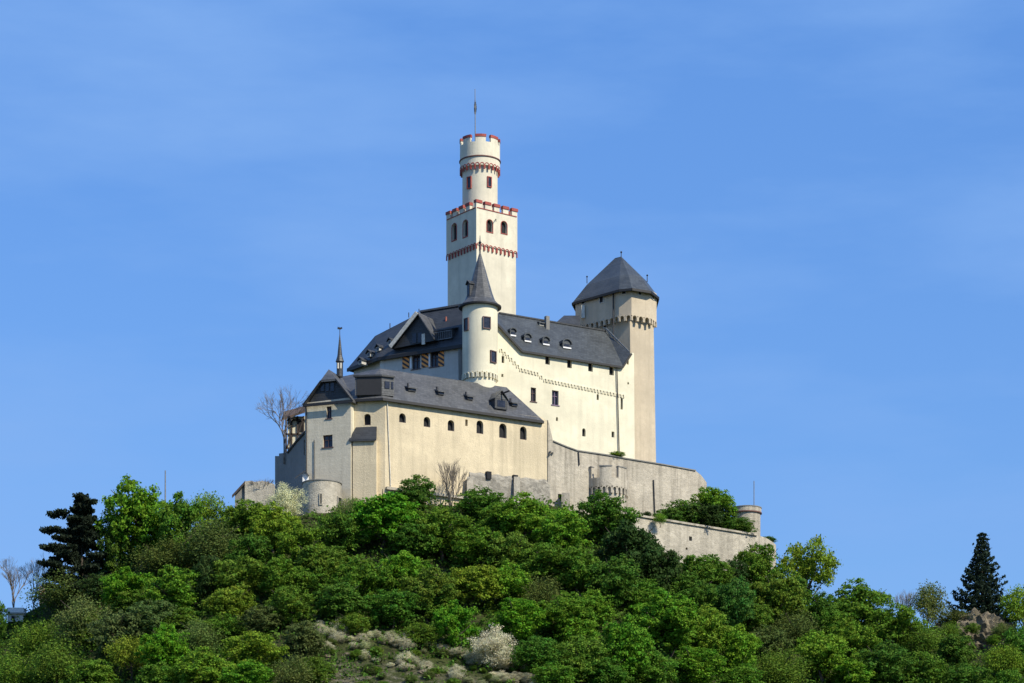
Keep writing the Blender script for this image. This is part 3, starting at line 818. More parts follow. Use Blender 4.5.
# balcony dormer with railing
p = ray_plane(444.5, 340, E1, E3, T); d_ = dormer(p + FS.n*.2, FS.u, FS.n, 3.0, 1.5, sh, 2.4, 'shed', M["dark_slate"], M["dark_slate"], pane=False)
b = MB()
for k in range(9): b.bar(p + FS.u*(-1.5 + k*.375) + FS.n*.55, p + FS.u*(-1.5 + k*.375) + FS.n*.55 + Vector((0, 0, 1.15)), .05)
b.bar(p + FS.u*-1.5 + FS.n*.55 + Vector((0, 0, 1.15)), p + FS.u*1.5 + FS.n*.55 + Vector((0, 0, 1.15)), .08); b.bar(p + FS.u*-1.5 + FS.n*.55, p + FS.u*1.5 + FS.n*.55, .1)
b.build("railing", M["pole"], d_)
for px, py in ((361, 364.5), (369.5, 357), (378.5, 351.5), (390.5, 345)):
    p = ray_plane(px, py, E1, T, Mm)
    nd = Vector((-.70, -.71, 0)); ud = Vector((.71, -.70, 0))
    dormer(p + nd*.2, ud, nd, .75, .65, sh, 1.3, 'gable', M["shade"], M["dark_slate"])
b = MB()
p0 = FS.pt(460, 345, .15); p1 = FS.pt(460.5, 384, .15); b.bar(p0, p1, .55, .3); b.build("pilaster", M["dim"], sh)
p = ray_plane(446, 320.5, E1, E3, T); MB().tube([p - Vector((0, 0, .2)), p + Vector((0, 0, .55))], .14, 8).build("chimney_pot", M["rust"], sh)
for px, row in ((408.8, 314.2), (390, 325), (419, 310.6)):
    p = P(px, row, 428 if px < 415 else 421.5); MB().tube([p - Vector((0, 0, .5)), p + Vector((0, 0, .25))], .08, 6).build("finial", M["iron"], sh)

# ================================================================== LONG WING
FW = Facade(385, 400, 541, 413)
F2 = Facade(352, 400.7, 385, 400)
bw = FW.pt(460, 490, -3)
wing = empty("long_wing", (bw.x, bw.y, 84), "long tan lower wing with a row of arched windows and grey slate roof", "castle wing")
HW = [(402.5, 413.2, 422.6, 6.6, True, 'open'), (427, 416.8, 427, 6.6, True, 'open'), (451, 420, 431, 6.6, True, 'open'), (466.5, 419.5, 426, 2.4, False, 'slit'),
      (479.9, 420.4, 433.7, 6.8, True, 'open'), (502.9, 423.4, 438, 7.4, True, 'open'), (523.3, 426.4, 439.7, 6.6, True, 'open')]
wall_with_holes(FW, [(385, 396), (542.5, 417.5), (549.5, 423), (549.5, 520), (385, 520)], HW, .9, M["tan"], wing, reveal=.55)
wall_with_holes(F2, [(351, 396), (384.9, 395.5), (384.9, 520), (351, 520)], [(367.3, 413.7, 425.2, 6.8, True, 'open')], .7, M["tan"], wing, reveal=.5)
b = MB(); q = [FW.w(FW.sz(387, 450)[0], 0, -.91), FW.w(FW.sz(549, 450)[0], 0, -.91), FW.w(FW.sz(549, 450)[0], 0, -8), FW.w(FW.sz(384, 450)[0] - 5, 0, -8)]
b.prism([(v.x, v.y) for v in q], 84, FW.sz(460, 407)[1] - .5); b.build("rear_wall", M["tan"], wing)
A, B = FW.pt(382.5, 398.3, .5), FW.pt(543.5, 420.2, .5); ze = (A.z+B.z)/2; A.z = B.z = ze
R1, R2 = FW.pt(380, 370.2, -4.4), FW.pt(506.6, 385.6, -4.4); zr = (R1.z+R2.z)/2; R1.z = R2.z = zr
A2 = F2.pt(351, 398.4, .5); A2.z = ze
# second part of the roof over the bend
R0 = P(341, 371.2, 408); R0.z = zr - .3
Bb, Ab = B - FW.n*9.4, A - FW.n*9.4 + Vector((-3, 0, 0))
MB().slab([[A, B, R2, R1], [B, Bb, R2], [R1, R2, Bb, Ab], [A2, A, R1, R0]], .2).build("roof", M["slate"], wing)
b = MB(); dz = Vector((0, 0, .20))
b.bar(A - dz, B - dz, .2, .36); b.bar(A2 - dz, A - dz, .2, .36); b.bar(B - dz, Bb - dz, .2, .36); b.build("eave", M["eave"], wing)
# slate-hung bay at the bend
c0, c1, c2 = F2.pt(359, 392, .3), FW.pt(381.8, 392, .35), FW.pt(393, 392, .35)
zt3, zb3 = Z(377.5, 400), Z(395.6, 400)
cb_ = Vector((c1.x, 399.6, 0)); cl = Vector((X(355, 399.9), 399.9, 0)); cr = FW.w(FW.sz(393, 400)[0], 0, .35)
pl = [(cl.x, cl.y), (cb_.x, cb_.y), (cr.x, cr.y), (cr.x - 2.2, cr.y + 4), (cl.x + 2, cl.y + 4)]
bay = MB().prism(pl, zb3, zt3).build("slate_bay", M["slate"], wing)
MB().box(((cl.x + cb_.x)/2 + .1, cl.y - .19, (zb3+zt3)/2 - .02), (cb_ - cl).normalized(), (0, -1, 0), (cb_ - cl).length - .3, .06, zt3 - zb3 - .1).build("slate_hanging", M["eave"], bay)
b = MB().prism([(x + (x - cb_.x)*.06, y - .25) for x, y in pl], zt3, zt3 + .28); b.build("roof", M["dark_slate"], bay)
ub = (cr - cb_).normalized(); nb = Vector((ub.y, -ub.x, 0))
for t_, w_ in ((.42, .75), (.84, .35)):
    p = cb_.lerp(cr, t_); MB().box((p.x + nb.x*.02, p.y + nb.y*.02, zb3 + (zt3 - zb3)*.58), ub, nb, w_, .1, 1.0).build("pane", M["glass"], bay)
# little roof dormers
for px, py, w in ((411.5, 391.5, 2.0), (440.5, 395, 1.5), (469.5, 400, 1.5), (514, 406.5, 1.5)):
    p = ray_plane(px, py, A, B, R1)
    dormer(p + FW.n*.25, FW.u, FW.n, w*.62, .5, wing, 1.4, 'shed', M["dark_slate"], M["slate"], True)
    q = ray_plane(px - 3.5, py - 3, A, B, R1)
    MB().tube([q - Vector((0, 0, .2)), q + Vector((0, 0, .75))], .16, 8).build("vent", M["iron"], wing)
# hoist dormer
p = ray_plane(500, 409.5, A, B, R1)
d_ = dormer(p + FW.n*.35, FW.u, FW.n, 2.1, 1.5, wing, 3.4, 'gable', M["dark_slate"], M["slate"], True, "hoist_dormer")
MB().bar(p + FW.n*.3 + Vector((0, 0, 2.2)), p + FW.n*1.7 + FW.u*.6 + Vector((0, 0, 2.45)), .18).build("hoist_beam", M["wood"], d_)
pipe(FW.pt(387.2, 398, .14), FW.pt(391, 492, .14), .07, wing, "pale_wood")
# lean-to bay on the short wall
l0, l1 = F2.sz(354, 442)[0], F2.sz(377.5, 442)[0]; zr1, zr0 = F2.sz(365, 427)[1], F2.sz(365, 441)[1]
lean = MB().extrude([F2.w(l0, 84, -.05), F2.w(l1, 84, -.05), F2.w(l1, zr0, -.05), F2.w(l0, zr0, -.05)], F2.n*.95).build("lean_to", M["tan"], wing)
MB().slab([[F2.w(l0 - .5, zr0 + .0, 1.25), F2.w(l1 + .1, zr0 + .0, 1.25), F2.w(l1 - .1, zr1, .06), F2.w(l0 + .3, zr1, .06)]], .3).build("roof", M["dark_slate"], lean)
# rubble plinth at the foot of the wall
n0 = [FW.sz(470, 472), FW.sz(549, 480.5)]
b = MB()
steps = 14; prev = None
for k in range(steps + 1):
    t = k/steps; px = 469 + (549.5-469)*t; row = 472 + 8.5*t + .9*math.sin(k*2.3)
    a, z = FW.sz(px, row); o = .25 + .12*math.sin(k*1.7)
    cur = (FW.w(a, z, .02), FW.w(a, z - .5, o), FW.w(a, 83.5, o + .9))
    if prev:
        b.quad(prev[0], cur[0], cur[1], prev[1]); b.quad(prev[1], cur[1], cur[2], prev[2])
    else: b.quad(cur[0], cur[1], cur[2], FW.w(a, 83.5, -.1))
    prev = cur
b.quad(prev[0], FW.w(FW.sz(549.5, 480)[0], 83.5, -.1), prev[2], prev[1])
pr = b.build("rubble_plinth", M["rubble"], wing, recalc=False)
for px, r0, r1 in ((487.8, 472, 479.5), (514.4, 475.5, 483)):
    p0, p1 = FW.pt(px, r0, .05), FW.pt(px, r1, .05); MB().box((p0+p1)/2, FW.u, FW.n, .75, .9, p0.z-p1.z).build("drain_opening", M["void"], wing)
for px in (470, 517): MB().bar(FW.pt(px, 478, .5), FW.pt(px, 515, 1.5), .9, .9).build("buttress", M["old"], wing)
b = MB(); b.box(FW.w(FW.sz(427, 494)[0], FW.sz(427, 493.5)[1], .2), FW.u, FW.n, FW.sz(468, 493)[0] - FW.sz(386, 493)[0], .5, .4); b.build("ledge", M["old"], wing)

# ================================================================== CORNER HOUSE
FC = Facade(304.5, 402, 350.8, 399.6)
bc = FC.pt(328, 490, -3)
ch = empty("corner_house", (bc.x, bc.y, 84), "pale blockwork corner house with a dark slate gable and a thin roof spire", "castle house")
wall_with_holes(FC, [(305, 403), (350.8, 397.4), (350.8, 520), (305, 520)], [(329, 406.4, 418.4, 5.0, False, 'glass'), (327.7, 435, 447.2, 9.6, False, 'glass')], .7, M["grey"], ch)
ar = FC.sz(350.8, 450)[0]; al = FC.sz(305, 450)[0]; ztc = FC.sz(328, 400.5)[1] - .3
b = MB().prism([(FC.w(a, 0, o).x, FC.w(a, 0, o).y) for a, o in ((al, -.71), (ar, -.71), (ar + .0, -6), (al, -6))], 84, ztc); b.build("side_wall", M["cream"], ch)
GL, GR = FC.pt(303, 405, .55), FC.pt(352.5, 398.8, .55); ze = (GL.z+GR.z)/2; GL.z = GR.z = ze
GA = FC.pt(328.7, 369.3, -1.6); mL, mR = GL.lerp(FC.pt(328.7, 369.3, .55), .70), GR.lerp(FC.pt(328.7, 369.3, .55), .70)
GB = GA - FC.n*9; GLb, GRb = GL - FC.n*10.5, GR - FC.n*10.5
MB().slab([[mL, mR, GA], [GL, mL, GA, GB, GLb], [GR, GRb, GB, GA, mR]], .32).build("roof", M["slate"], ch)
MB().extrude([GL - FC.n*.6 + FC.u*.5, GR - FC.n*.6 - FC.u*.5, mR - FC.n*.6 - FC.u*.1, mL - FC.n*.6 + FC.u*.1], -FC.n*.4).build("gable", M["dark_slate"], ch)
b = MB(); b.bar(GL - dz, GR - dz, .25, .4); b.bar(GL - Vector((0,0,.14)), mL - Vector((0,0,.14)), .16, .3, FC.n); b.bar(GR - Vector((0,0,.14)), mR - Vector((0,0,.14)), .16, .3, FC.n); b.build("eave", M["eave"], ch)
for px in (322.5, 327.5, 332.5):
    p = FC.pt(px, 387, .0); MB().box(p + FC.n*.0, FC.u, FC.n, .5, .14, 1.2).build("pane", M["glass"], ch)
# spire
sp = P(339.8, 371.5, 404.5)
b = MB().lathe(sp.x, sp.y, [(.46, sp.z - .8), (.46, Z(362.5, 404.5)), (.62, Z(362, 404.5)), (.58, Z(361, 404.5)), (.36, Z(356, 404.5)), (.05, Z(334.5, 404.5))], 8); so = b.build("roof_spire", M["dark_slate"], ch)
zz_ = Z(334.5, 404.5); b = MB().tube([(sp.x, sp.y, zz_ - .3), (sp.x, sp.y, Z(327, 404.5))], .05, 6)
b.extrude([(sp.x - .35, sp.y, Z(329, 404.5)), (sp.x + .1, sp.y, Z(329.5, 404.5)), (sp.x + .38, sp.y, Z(328.4, 404.5)), (sp.x + .3, sp.y, Z(326.9, 404.5)), (sp.x, sp.y, Z(327.8, 404.5)), (sp.x - .3, sp.y, Z(326.6, 404.5))], (0, .06, 0))
b.build("weather_vane", M["iron"], so)
for a_ in (-1, 1): MB().box((sp.x + a_*.2, sp.y - .42, Z(366.5, 404.5)), (1, 0, 0), (0, 1, 0), .2, .14, .8).build("louvre", M["pale_wood"], so)
pipe(FC.pt(314.2, 440, .1), FC.pt(314.2, 486, .1), .05, ch)
pipe(FC.pt(306.2, 405, .12), FC.pt(306.2, 478, .12), .10, ch)

# ================================================================== LEFT CURTAIN WALL, LOOKOUT, HUT, STUB
FL_ = Facade(274.8, 412, 306.5, 403.2)
cw = empty("curtain_wall", (FL_.pt(290, 480).x, FL_.pt(290, 480).y, 85), "dark shaded curtain wall with stepped top left of the corner house", "castle wall")
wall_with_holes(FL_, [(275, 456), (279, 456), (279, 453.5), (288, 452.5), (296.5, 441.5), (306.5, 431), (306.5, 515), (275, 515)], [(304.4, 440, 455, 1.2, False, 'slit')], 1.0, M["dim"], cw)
MB().tube([FL_.pt(288, 452.5, .02), FL_.pt(296.5, 441.5, .02), FL_.pt(306.5, 431, .02)], .22, 6).build("coping", M["dark_slate"], cw)
lk = empty("timber_lookout", (X(296, 413), 413, 92), "small half-timbered lookout with brown lean-to roof above the dark curtain wall", "lookout")
x0, x1 = X(285.5, 412.5), X(306, 412.5); zl, zh = Z(456, 412.5), Z(416, 412.5)
MB().box(((x0+x1)/2 + .15, 414.4, (zl+zh)/2), (1, 0, 0), (0, 1, 0), x1-x0 - .3, 3.4, zh-zl).build("infill_wall", M["cream"], lk)
b = MB()
for px in (286, 291.5, 297.5, 303.5): b.bar((X(px, 412.5), 412.62, zl), (X(px, 412.5), 412.62, zh), .24, .24)
for row in (420, 434, 448): b.bar((x0, 412.60, Z(row, 412.5)), (x1, 412.60, Z(row, 412.5)), .2, .22)
b.bar((X(287, 412.5), 412.6, Z(448, 412.5)), (X(291, 412.5), 412.6, Z(434, 412.5)), .16, .2); b.bar((X(298, 412.5), 412.6, Z(434, 412.5)), (X(303, 412.5), 412.6, Z(420, 412.5)), .16, .2)
b.build("timber_frame", M["wood"], lk)
MB().box((X(300.5, 412.5), 412.66, Z(426, 412.5)), (1,0,0), (0,1,0), .7, .08, 1.7).build("window", M["void"], lk)
MB().slab([[P(281.5, 418.6, 411.4), P(307, 409.5, 411.4), P(307.5, 404.8, 417), P(284, 411.5, 417)]], .35).build("roof", plain("brown_roof_tile", (.10, .065, .045), .8), lk)

hut = empty("white_hut", (X(302, 399), 399, 88), "tiny white hut with a dark pitched roof at the foot of the corner house", "hut")
hx0, hx1, hz0, hz1 = X(302.5, 399.3), X(308, 399.3), Z(481, 399.3), Z(473.5, 399.3)
MB().box(((hx0+hx1)/2, 400.2, (hz0+hz1)/2 - .8), (1,0,0), (0,1,0), hx1-hx0, 1.6, hz1-hz0 + 1.6).build("wall", M["white"], hut)
MB().slab([[P(295, 477.5, 399.0), P(305, 470.3, 399.0), P(305, 470.3, 401.6), P(295, 477.5, 401.6)], [P(305, 470.3, 399.0), P(308.8, 475, 399.0), P(308.8, 475, 401.6), P(305, 470.3, 401.6)]], .18).build("roof", M["dark_slate"], hut)

sb = empty("ruined_outbuilding", (X(255, 402), 402, 84), "low weathered wall of a roofless outbuilding with a sloping dark roof edge", "outbuilding")
b = MB(); Y0 = 401
top = [(244.8, 481.5), (250, 480.6), (256, 482), (262, 480.8), (269, 482.5), (274, 484)]
b.extrude([P(px, r, Y0) for px, r in top] + [P(274, 520, Y0), P(244.8, 520, Y0)], (0, 1.6, 0)); b.build("wall", M["old"], sb)
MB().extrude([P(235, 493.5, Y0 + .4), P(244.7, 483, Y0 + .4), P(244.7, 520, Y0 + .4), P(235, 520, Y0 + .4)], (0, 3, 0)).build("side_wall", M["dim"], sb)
MB().slab([[P(232, 495, Y0 - .2), P(245, 480.8, Y0 - .2), P(245.5, 480.8, Y0 + 4), P(232.5, 495, Y0 + 4)]], .4).build("roof", M["wood"], sb)

# ================================================================== ROUND BASTION (left foot)
rx, ry = X(322, 397.6), 397.6; rr = 19.4 * 397.6 / FPX
rb = empty("round_bastion", (rx, ry, 80), "squat weathered round bastion at the foot of the pale corner house", "bastion")
zt4 = Z(480, ry - rr)
MB().lathe(rx, ry, [(rr + .1, 80), (rr, zt4), (rr - .5, zt4), (rr - .5, zt4 - 1.2)], 64).build("wall", M["old"], rb)
MB().lathe(rx, ry, [(rr - .55, zt4 - .02), (rr + .1, zt4 - .02), (rr + .1, zt4 + .14), (rr - .55, zt4 + .14)], 64, False).build("coping", M["dim"], rb)
for px, r0, r1, w in ((321, 494, 504, 1.4), (338.5, 498, 509, 3.0)): tower_window(rx, ry, rr, px, r0, r1, w, rb, M["old"], "void")

# ================================================================== UPPER TERRACE WALL
FU = Facade(550, 413.6, 662.7, 424.7); FU2 = Facade(662.7, 424.7, 707, 430.3)
ut = empty("upper_terrace_wall", (FU.pt(610, 490).x, FU.pt(610, 490).y, 84), "high streaked terrace wall running below the cream hall and tan tower", "castle wall")
wall_with_holes(FU, [(548, 420), (549.2, 424), (553, 441), (566, 446.5), (577, 450.5), (607.4, 455), (625.8, 458.4), (662.7, 464.4), (662.7, 560), (548, 560)],
                [(560.5, 494, 499, 5, False, 'slit')], 1.2, M["terrace"], ut)
wall_with_holes(FU2, [(662.72, 464.4), (680, 467.5), (695.4, 470.5), (701, 475), (706.7, 482.5), (707, 560), (662.72, 560)], [], 1.2, M["terrace"], ut, "end_wall")
b = MB()
tp = [(553, 441), (566, 446.5), (577, 450.5), (607.4, 455), (625.8, 458.4), (662.7, 464.4)]
for a_, c_ in zip(tp[:-1], tp[1:]): b.bar(FU.pt(*a_, .02), FU.pt(*c_, .02), .3, .16)
b.bar(FU2.pt(662.7, 464.4, .02), FU2.pt(695.4, 470.5, .02), .3, .16)
b.build("coping", M["dim"], ut)
pipe(FU.pt(653.5, 480, .1), FU.pt(655, 521, .1), .11, ut); pipe(FU.pt(578.4, 452, .1), FU.pt(579.2, 465, .1), .11, ut)
b = MB(); b.bar(FU.pt(565.5, 494, .9), FU.pt(565.5, 535, .9), 1.2, 1.8); b.build("buttress", M["terrace"], ut)
for px, row in ((550.5, 451.5), (552.6, 452.8), (549.8, 454)): MB().bar(FU.pt(px, row, -.1), FU.pt(px, row, .35), .22).build("corbel", M["dim"], ut)

# round crenellated bastion on that wall
ux, uy = X(606, 419.5), 419.5; ur = 22.6 * 416 / FPX
bt = empty("crenellated_bastion", (ux, uy, 84), "low round bastion with crenels and arched frieze projecting from the terrace wall", "bastion")
Yf = uy - ur; zu_g, zu_t, zu_f0, zu_f1 = Z(477, Yf), Z(466, Yf), Z(492.5, Yf), Z(485.5, Yf)
MB().lathe(ux, uy, [(ur - .35, 82), (ur - .35, zu_f1)], 64).build("shaft", M["terrace"], bt)
MB().lathe(ux, uy, [(ur - .4, zu_f1 - .05), (ur, zu_f1), (ur, zu_g), (ur - .55, zu_g), (ur - .55, zu_g - 1)], 64).build("parapet", M["terrace"], bt)
b = MB(); na = 26
for k in range(na):
    th = 2*math.pi*k/na; n = Vector((math.cos(th), math.sin(th), 0)); u = Vector((-n.y, n.x, 0))
    arch_unit(b, Vector((ux, uy, zu_f0)) + n*(ur - .35), u, n, 2*math.pi*ur/na*.97, zu_f1 - zu_f0 + .05, .17, .34)
b.build("arched_frieze", M["terrace"], bt)
for c_, hw in ((-142, 10), (-93, 16), (-42, 16), (-175, 14)):
    m_ = MB().arc(ux, uy, ur - .55, ur, R(c_ - hw), R(c_ + hw), zu_g - .01, zu_t).build("merlon", M["terrace"], bt)
    MB().arc(ux, uy, ur - .6, ur + .08, R(c_ - hw - 1), R(c_ + hw + 1), zu_t, zu_t + .16).build("cap", M["dim"], m_)

# ================================================================== LOWER TERRACE WALL
FLo = Facade(628, 406.5, 756.6, 421.5); FLo2 = Facade(756.6, 421.5, 776, 425.5)
lt = empty("lower_terrace_wall", (FLo.pt(700, 555).x, FLo.pt(700, 555).y, 74), "low pale terrace wall stepping down the hill beneath the terrace hedge", "castle wall")
wall_with_holes(FLo, [(612, 511.5), (628, 513.8), (652, 518.6), (660, 520.4), (700, 526.4), (756.6, 535), (756.6, 640), (612, 640)], [(690.6, 536.5, 540.8, 3, False, 'slit'), (686.6, 547.4, 549.8, 2, True, 'slit')], 1.1, M["old"], lt)
wall_with_holes(FLo2, [(756.62, 535), (766, 537.8), (773.5, 542.5), (776, 545), (776, 640), (756.62, 640)], [], 1.1, M["old"], lt, "end_wall")
MB().bar(FLo.pt(612, 511.5, .0), FLo.pt(756.6, 535, .0), .5, .28).build("coping", M["terrace"], lt)

# terrace floor and court floor
zt5 = Z(525, 416) - .3
q = [FLo.w(FLo.sz(612, 520)[0], 0, -1.0), FLo.w(FLo.sz(756, 535)[0], 0, -1.0), FLo2.w(FLo2.sz(775.5, 545)[0], 0, -1.0), Vector((X(775, 434), 436, 0)), Vector((X(707, 431), 432, 0)), FU2.w(FU2.sz(662.8, 500)[0], 0, -.6), FU.w(FU.sz(625, 500)[0], 0, -.6)]
tag(MB().prism([(v.x, v.y) for v in q], zt5 - 12, zt5).build("terrace_ground", M["ground"]), kind="structure")
q = [FU.w(FU.sz(556, 450)[0], 0, -1.21), FU.w(FU.sz(662, 450)[0], 0, -1.21), FU2.w(FU2.sz(700, 480)[0], 0, -1.21), Vector((X(700, 442), 442, 0)), Vector((X(560, 442), 442, 0))]
tag(MB().prism([(v.x, v.y) for v in q], 84, FU2.sz(695, 475)[1] - 1).build("courtyard_ground", M["ground"]), kind="structure")

# small round tower at the end of the terrace
wx, wy = X(747, 425.5), 425.5; wr = 13.4 * 425.5 / FPX
wt = empty("watch_turret", (wx, wy, zt5), "small round stone turret at the right end of the terrace", "turret")
Yf = wy - wr
MB().lathe(wx, wy, [(wr, zt5 - 3), (wr, Z(511, Yf)), (wr + .14, Z(510.4, Yf)), (wr + .14, Z(505.8, Yf)), (wr - .35, Z(505.8, Yf)), (wr - .35, Z(511, Yf))], 56).build("wall", M["terrace"], wt)
MB().lathe(wx, wy, [(wr + .05, Z(511.6, Yf)), (wr + .22, Z(511.3, Yf)), (wr + .22, Z(510.3, Yf)), (wr + .05, Z(510, Yf))], 56, False).build("string_course", M["brown"], wt)
MB().lathe(wx, wy, [(wr - .4, Z(506, Yf)), (wr + .2, Z(506, Yf)), (wr + .2, Z(505.2, Yf)), (wr - .4, Z(505.2, Yf))], 56, False).build("coping", M["dim"], wt)
MB().tube([(X(754, wy), wy, Z(507, wy)), (X(754, wy), wy, Z(481, wy))], .07, 6).build("pole", M["pole"], wt)

# far mast left, sheds left
tag(MB().tube([(X(165.3, 412), 412, Z(520, 412)), (X(165.3, 412), 412, Z(470.5, 412))], [.13, .08], 8).build("mast", M["pole"]), "thin grey mast rising behind the bright green treetop", "mast")
hs_ = empty("white_shed", (X(17, 398), 398, float(terr(X(17, 398), 398))), "small white shed half hidden under the bare trees at the hill edge", "shed")
MB().box((X(17, 398), 398, Z(616, 398)), (1, 0, 0), (0, 1, 0), 2.3, 2.2, 2.0).build("wall", M["white"], hs_)
MB().slab([[P(7.5, 612.4, 396.5), P(25.5, 612.4, 396.5), P(25.5, 608.6, 400), P(7.5, 608.6, 400)]], .16).build("roof", M["shade"], hs_)
MB().box((X(13, 396.8), 396.88, Z(618, 396.8)), (1, 0, 0), (0, 1, 0), .5, .06, .6).build("window", M["void"], hs_)
h2 = empty("red_roofed_shed", (X(44, 404), 404, float(terr(X(44, 404), 404))), "small shed with a steep red-edged roof under the black pine", "shed")
MB().box((X(46, 404), 404, Z(596, 404)), (1, 0, 0), (0, 1, 0), 1.6, 2.4, 2.6).build("wall", M["dim"], h2)
MB().slab([[P(39.5, 594.5, 402.4), P(48.5, 584.5, 402.4), P(48.5, 584.5, 405.6), P(39.5, 594.5, 405.6)], [P(48.5, 584.5, 402.4), P(53, 594, 402.4), P(53, 594, 405.6), P(48.5, 584.5, 405.6)]], .22).build("roof", M["rust"], h2)

# ================================================================== VEGETATION
rng = np.random.default_rng(11)
def leaves_mesh(name, C, N, S, mat, stretch=1.35):
    """C centres, N normals, S sizes -> one kite-shaped leaf clump each"""
    n = len(C); r = rng.normal(size=(n, 3))
    N = N / (np.linalg.norm(N, axis=1, keepdims=True) + 1e-9)
    T = np.cross(N, r); T /= (np.linalg.norm(T, axis=1, keepdims=True) + 1e-9); B = np.cross(N, T)
    S = S[:, None]
    k = rng.uniform(.7, 1.2, (n, 1))
    V = np.stack([C - T*S*stretch*.5, C + B*S*.5*k + N*S*.12, C + T*S*stretch*.5, C - B*S*.5*k + N*S*.12], 1).reshape(-1, 3)
    me = bpy.data.meshes.new(name)
    me.vertices.add(n*4); me.vertices.foreach_set("co", V.ravel().astype(np.float32))
    me.loops.add(n*4); me.loops.foreach_set("vertex_index", np.arange(n*4, dtype=np.int32))
    me.polygons.add(n); me.polygons.foreach_set("loop_start", np.arange(0, n*4, 4, dtype=np.int32))
    me.update(calc_edges=True); me.materials.append(mat)
    return me

def unit(n):
    v = rng.normal(size=(n, 3)); return v / np.linalg.norm(v, axis=1, keepdims=True)

def broad_crown(name, lobes=20, leaves=6500, z0=.06, flat=1.0, loose=.0, leaf=.031, lobe_r=(.16, .25), taper=.35, gaps=0.0):
    """unit crown: 1 high, 1 wide; lobes over an uneven ellipsoid, twig clumps on lobes, leaves on clumps"""
    zc = (z0 + 1) / 2; hz = (1 - z0) / 2
    L = []
    for i in range(lobes):
        t = (i + .5) / lobes; u_ = 1 - 2*t; ph = i*2.39996 + rng.normal()*.35
        d = np.array([math.sqrt(1-u_*u_)*math.cos(ph), math.sqrt(1-u_*u_)*math.sin(ph), u_]) + rng.normal(size=3)*.16
        d /= np.linalg.norm(d)
        rad = rng.uniform(.15, .55) if i % 4 == 3 else rng.uniform(.66, 1.0)
        r = rng.uniform(*lobe_r)
        c = np.array([d[0]*(.5 - r*.8)*rad, d[1]*(.5 - r*.8)*rad, d[2]*(hz - r*.75)*rad])
        if c[2] > 0: c[:2] *= 1 - taper * (c[2]/hz) ** 2
        L.append((c + [0, 0, zc], r))
    C, N, S = [], [], []
    per = int(leaves / lobes)
    for c, r in L:
        nsub = 17; sd = unit(nsub); sd[:, 2] = sd[:, 2]*.8 + .25; sd /= np.linalg.norm(sd, axis=1, keepdims=True)
        sc = c + sd * r * rng.uniform(.62, 1.0, (nsub, 1)) * np.array([1, 1, .82])
        w = rng.uniform(.3, 1, nsub); w /= w.sum()
        idx = rng.choice(nsub, per, p=w)
        o = unit(per); o[:, 2] = np.abs(o[:, 2]) * .9 - .12
        rr = r * rng.uniform(.26, .42)
        p = sc[idx] + o * rr * rng.uniform(.5, 1.0, (per, 1)) * np.array([1, 1, .75])
        p += rng.normal(size=p.shape) * (loose * .05 + .015)
        C.append(p); N.append(o * .7 + sd[idx] * .5 + rng.normal(size=p.shape) * .55); S.append(rng.uniform(.55, 1.25, per) * leaf)
    C = np.concatenate(C); N = np.concatenate(N); S = np.concatenate(S)
    C[:, 2] = C[:, 2] * flat
    if gaps:
        keep_ = vnoise(C[:, 0]*40 + C[:, 2]*13, C[:, 1]*40 + C[:, 2]*31, 7, 5) > gaps; C, N, S = C[keep_], N[keep_], S[keep_]
    return leaves_mesh(name, C, N, S, M["leaf"])

def trunk_mesh(name, mat, top=.72, r=.028, limbs=7, lean=.03):
    b = MB(); pts = [(lean*math.sin(k*1.3), lean*math.cos(k*.9) - lean, top*k/6 - .06) for k in range(7)]
    b.tube(pts, [r*(1 - .12*k) for k in range(7)], 7)
    for i in range(limbs):
        a = i * 2.4 + random.random(); z = .22 + .42*i/limbs; L = .2 + .18*random.random()
        p0 = Vector((0, 0, z)); d = Vector((math.cos(a), math.sin(a), .75))
        b.tube([p0, p0 + d*L*.5, p0 + d*L + Vector((0, 0, .04))], [r*.5, r*.32, r*.12], 5)
    o = b.build(name, mat); me = o.data; bpy.data.objects.remove(o); return me

def spruce_crown(name, whorls=24, leaf=.020):
    C, N, S = [], [], []
    for k in range(whorls):
        t = k / (whorls - 1); z = .05 + .93*t; R_ = .5 * (1 - t)**.95 * rng.uniform(.8, 1.15) + .012
        nb = int(5 + 4*(1 - t)); a0 = rng.uniform(0, 6.28)
        for j in range(nb):
            a = a0 + 6.283*j/nb + rng.normal()*.14; L = R_ * rng.uniform(.72, 1.12); m = int(20 + 260*L)
            s = rng.uniform(.08, 1, m)**.8; side = rng.normal(size=m) * .030 * (.4 + 1.0*np.sin(np.pi*np.minimum(s*1.05, 1)))
            up = -.20*L*np.sin(np.pi*s*.75) + .10*L*s**3
            x = s*L*np.cos(a) - side*np.sin(a); y = s*L*np.sin(a) + side*np.cos(a)
            zz = z + up - np.abs(side)*.25 - rng.uniform(0, .022, m)
            C.append(np.stack([x, y, zz], 1)); nn = rng.normal(size=(m, 3))*.7; nn[:, 2] += .7; N.append(nn); S.append(rng.uniform(.7, 1.3, m)*leaf)
    return leaves_mesh(name, np.concatenate(C), np.concatenate(N), np.concatenate(S), M["leaf"], 1.9)

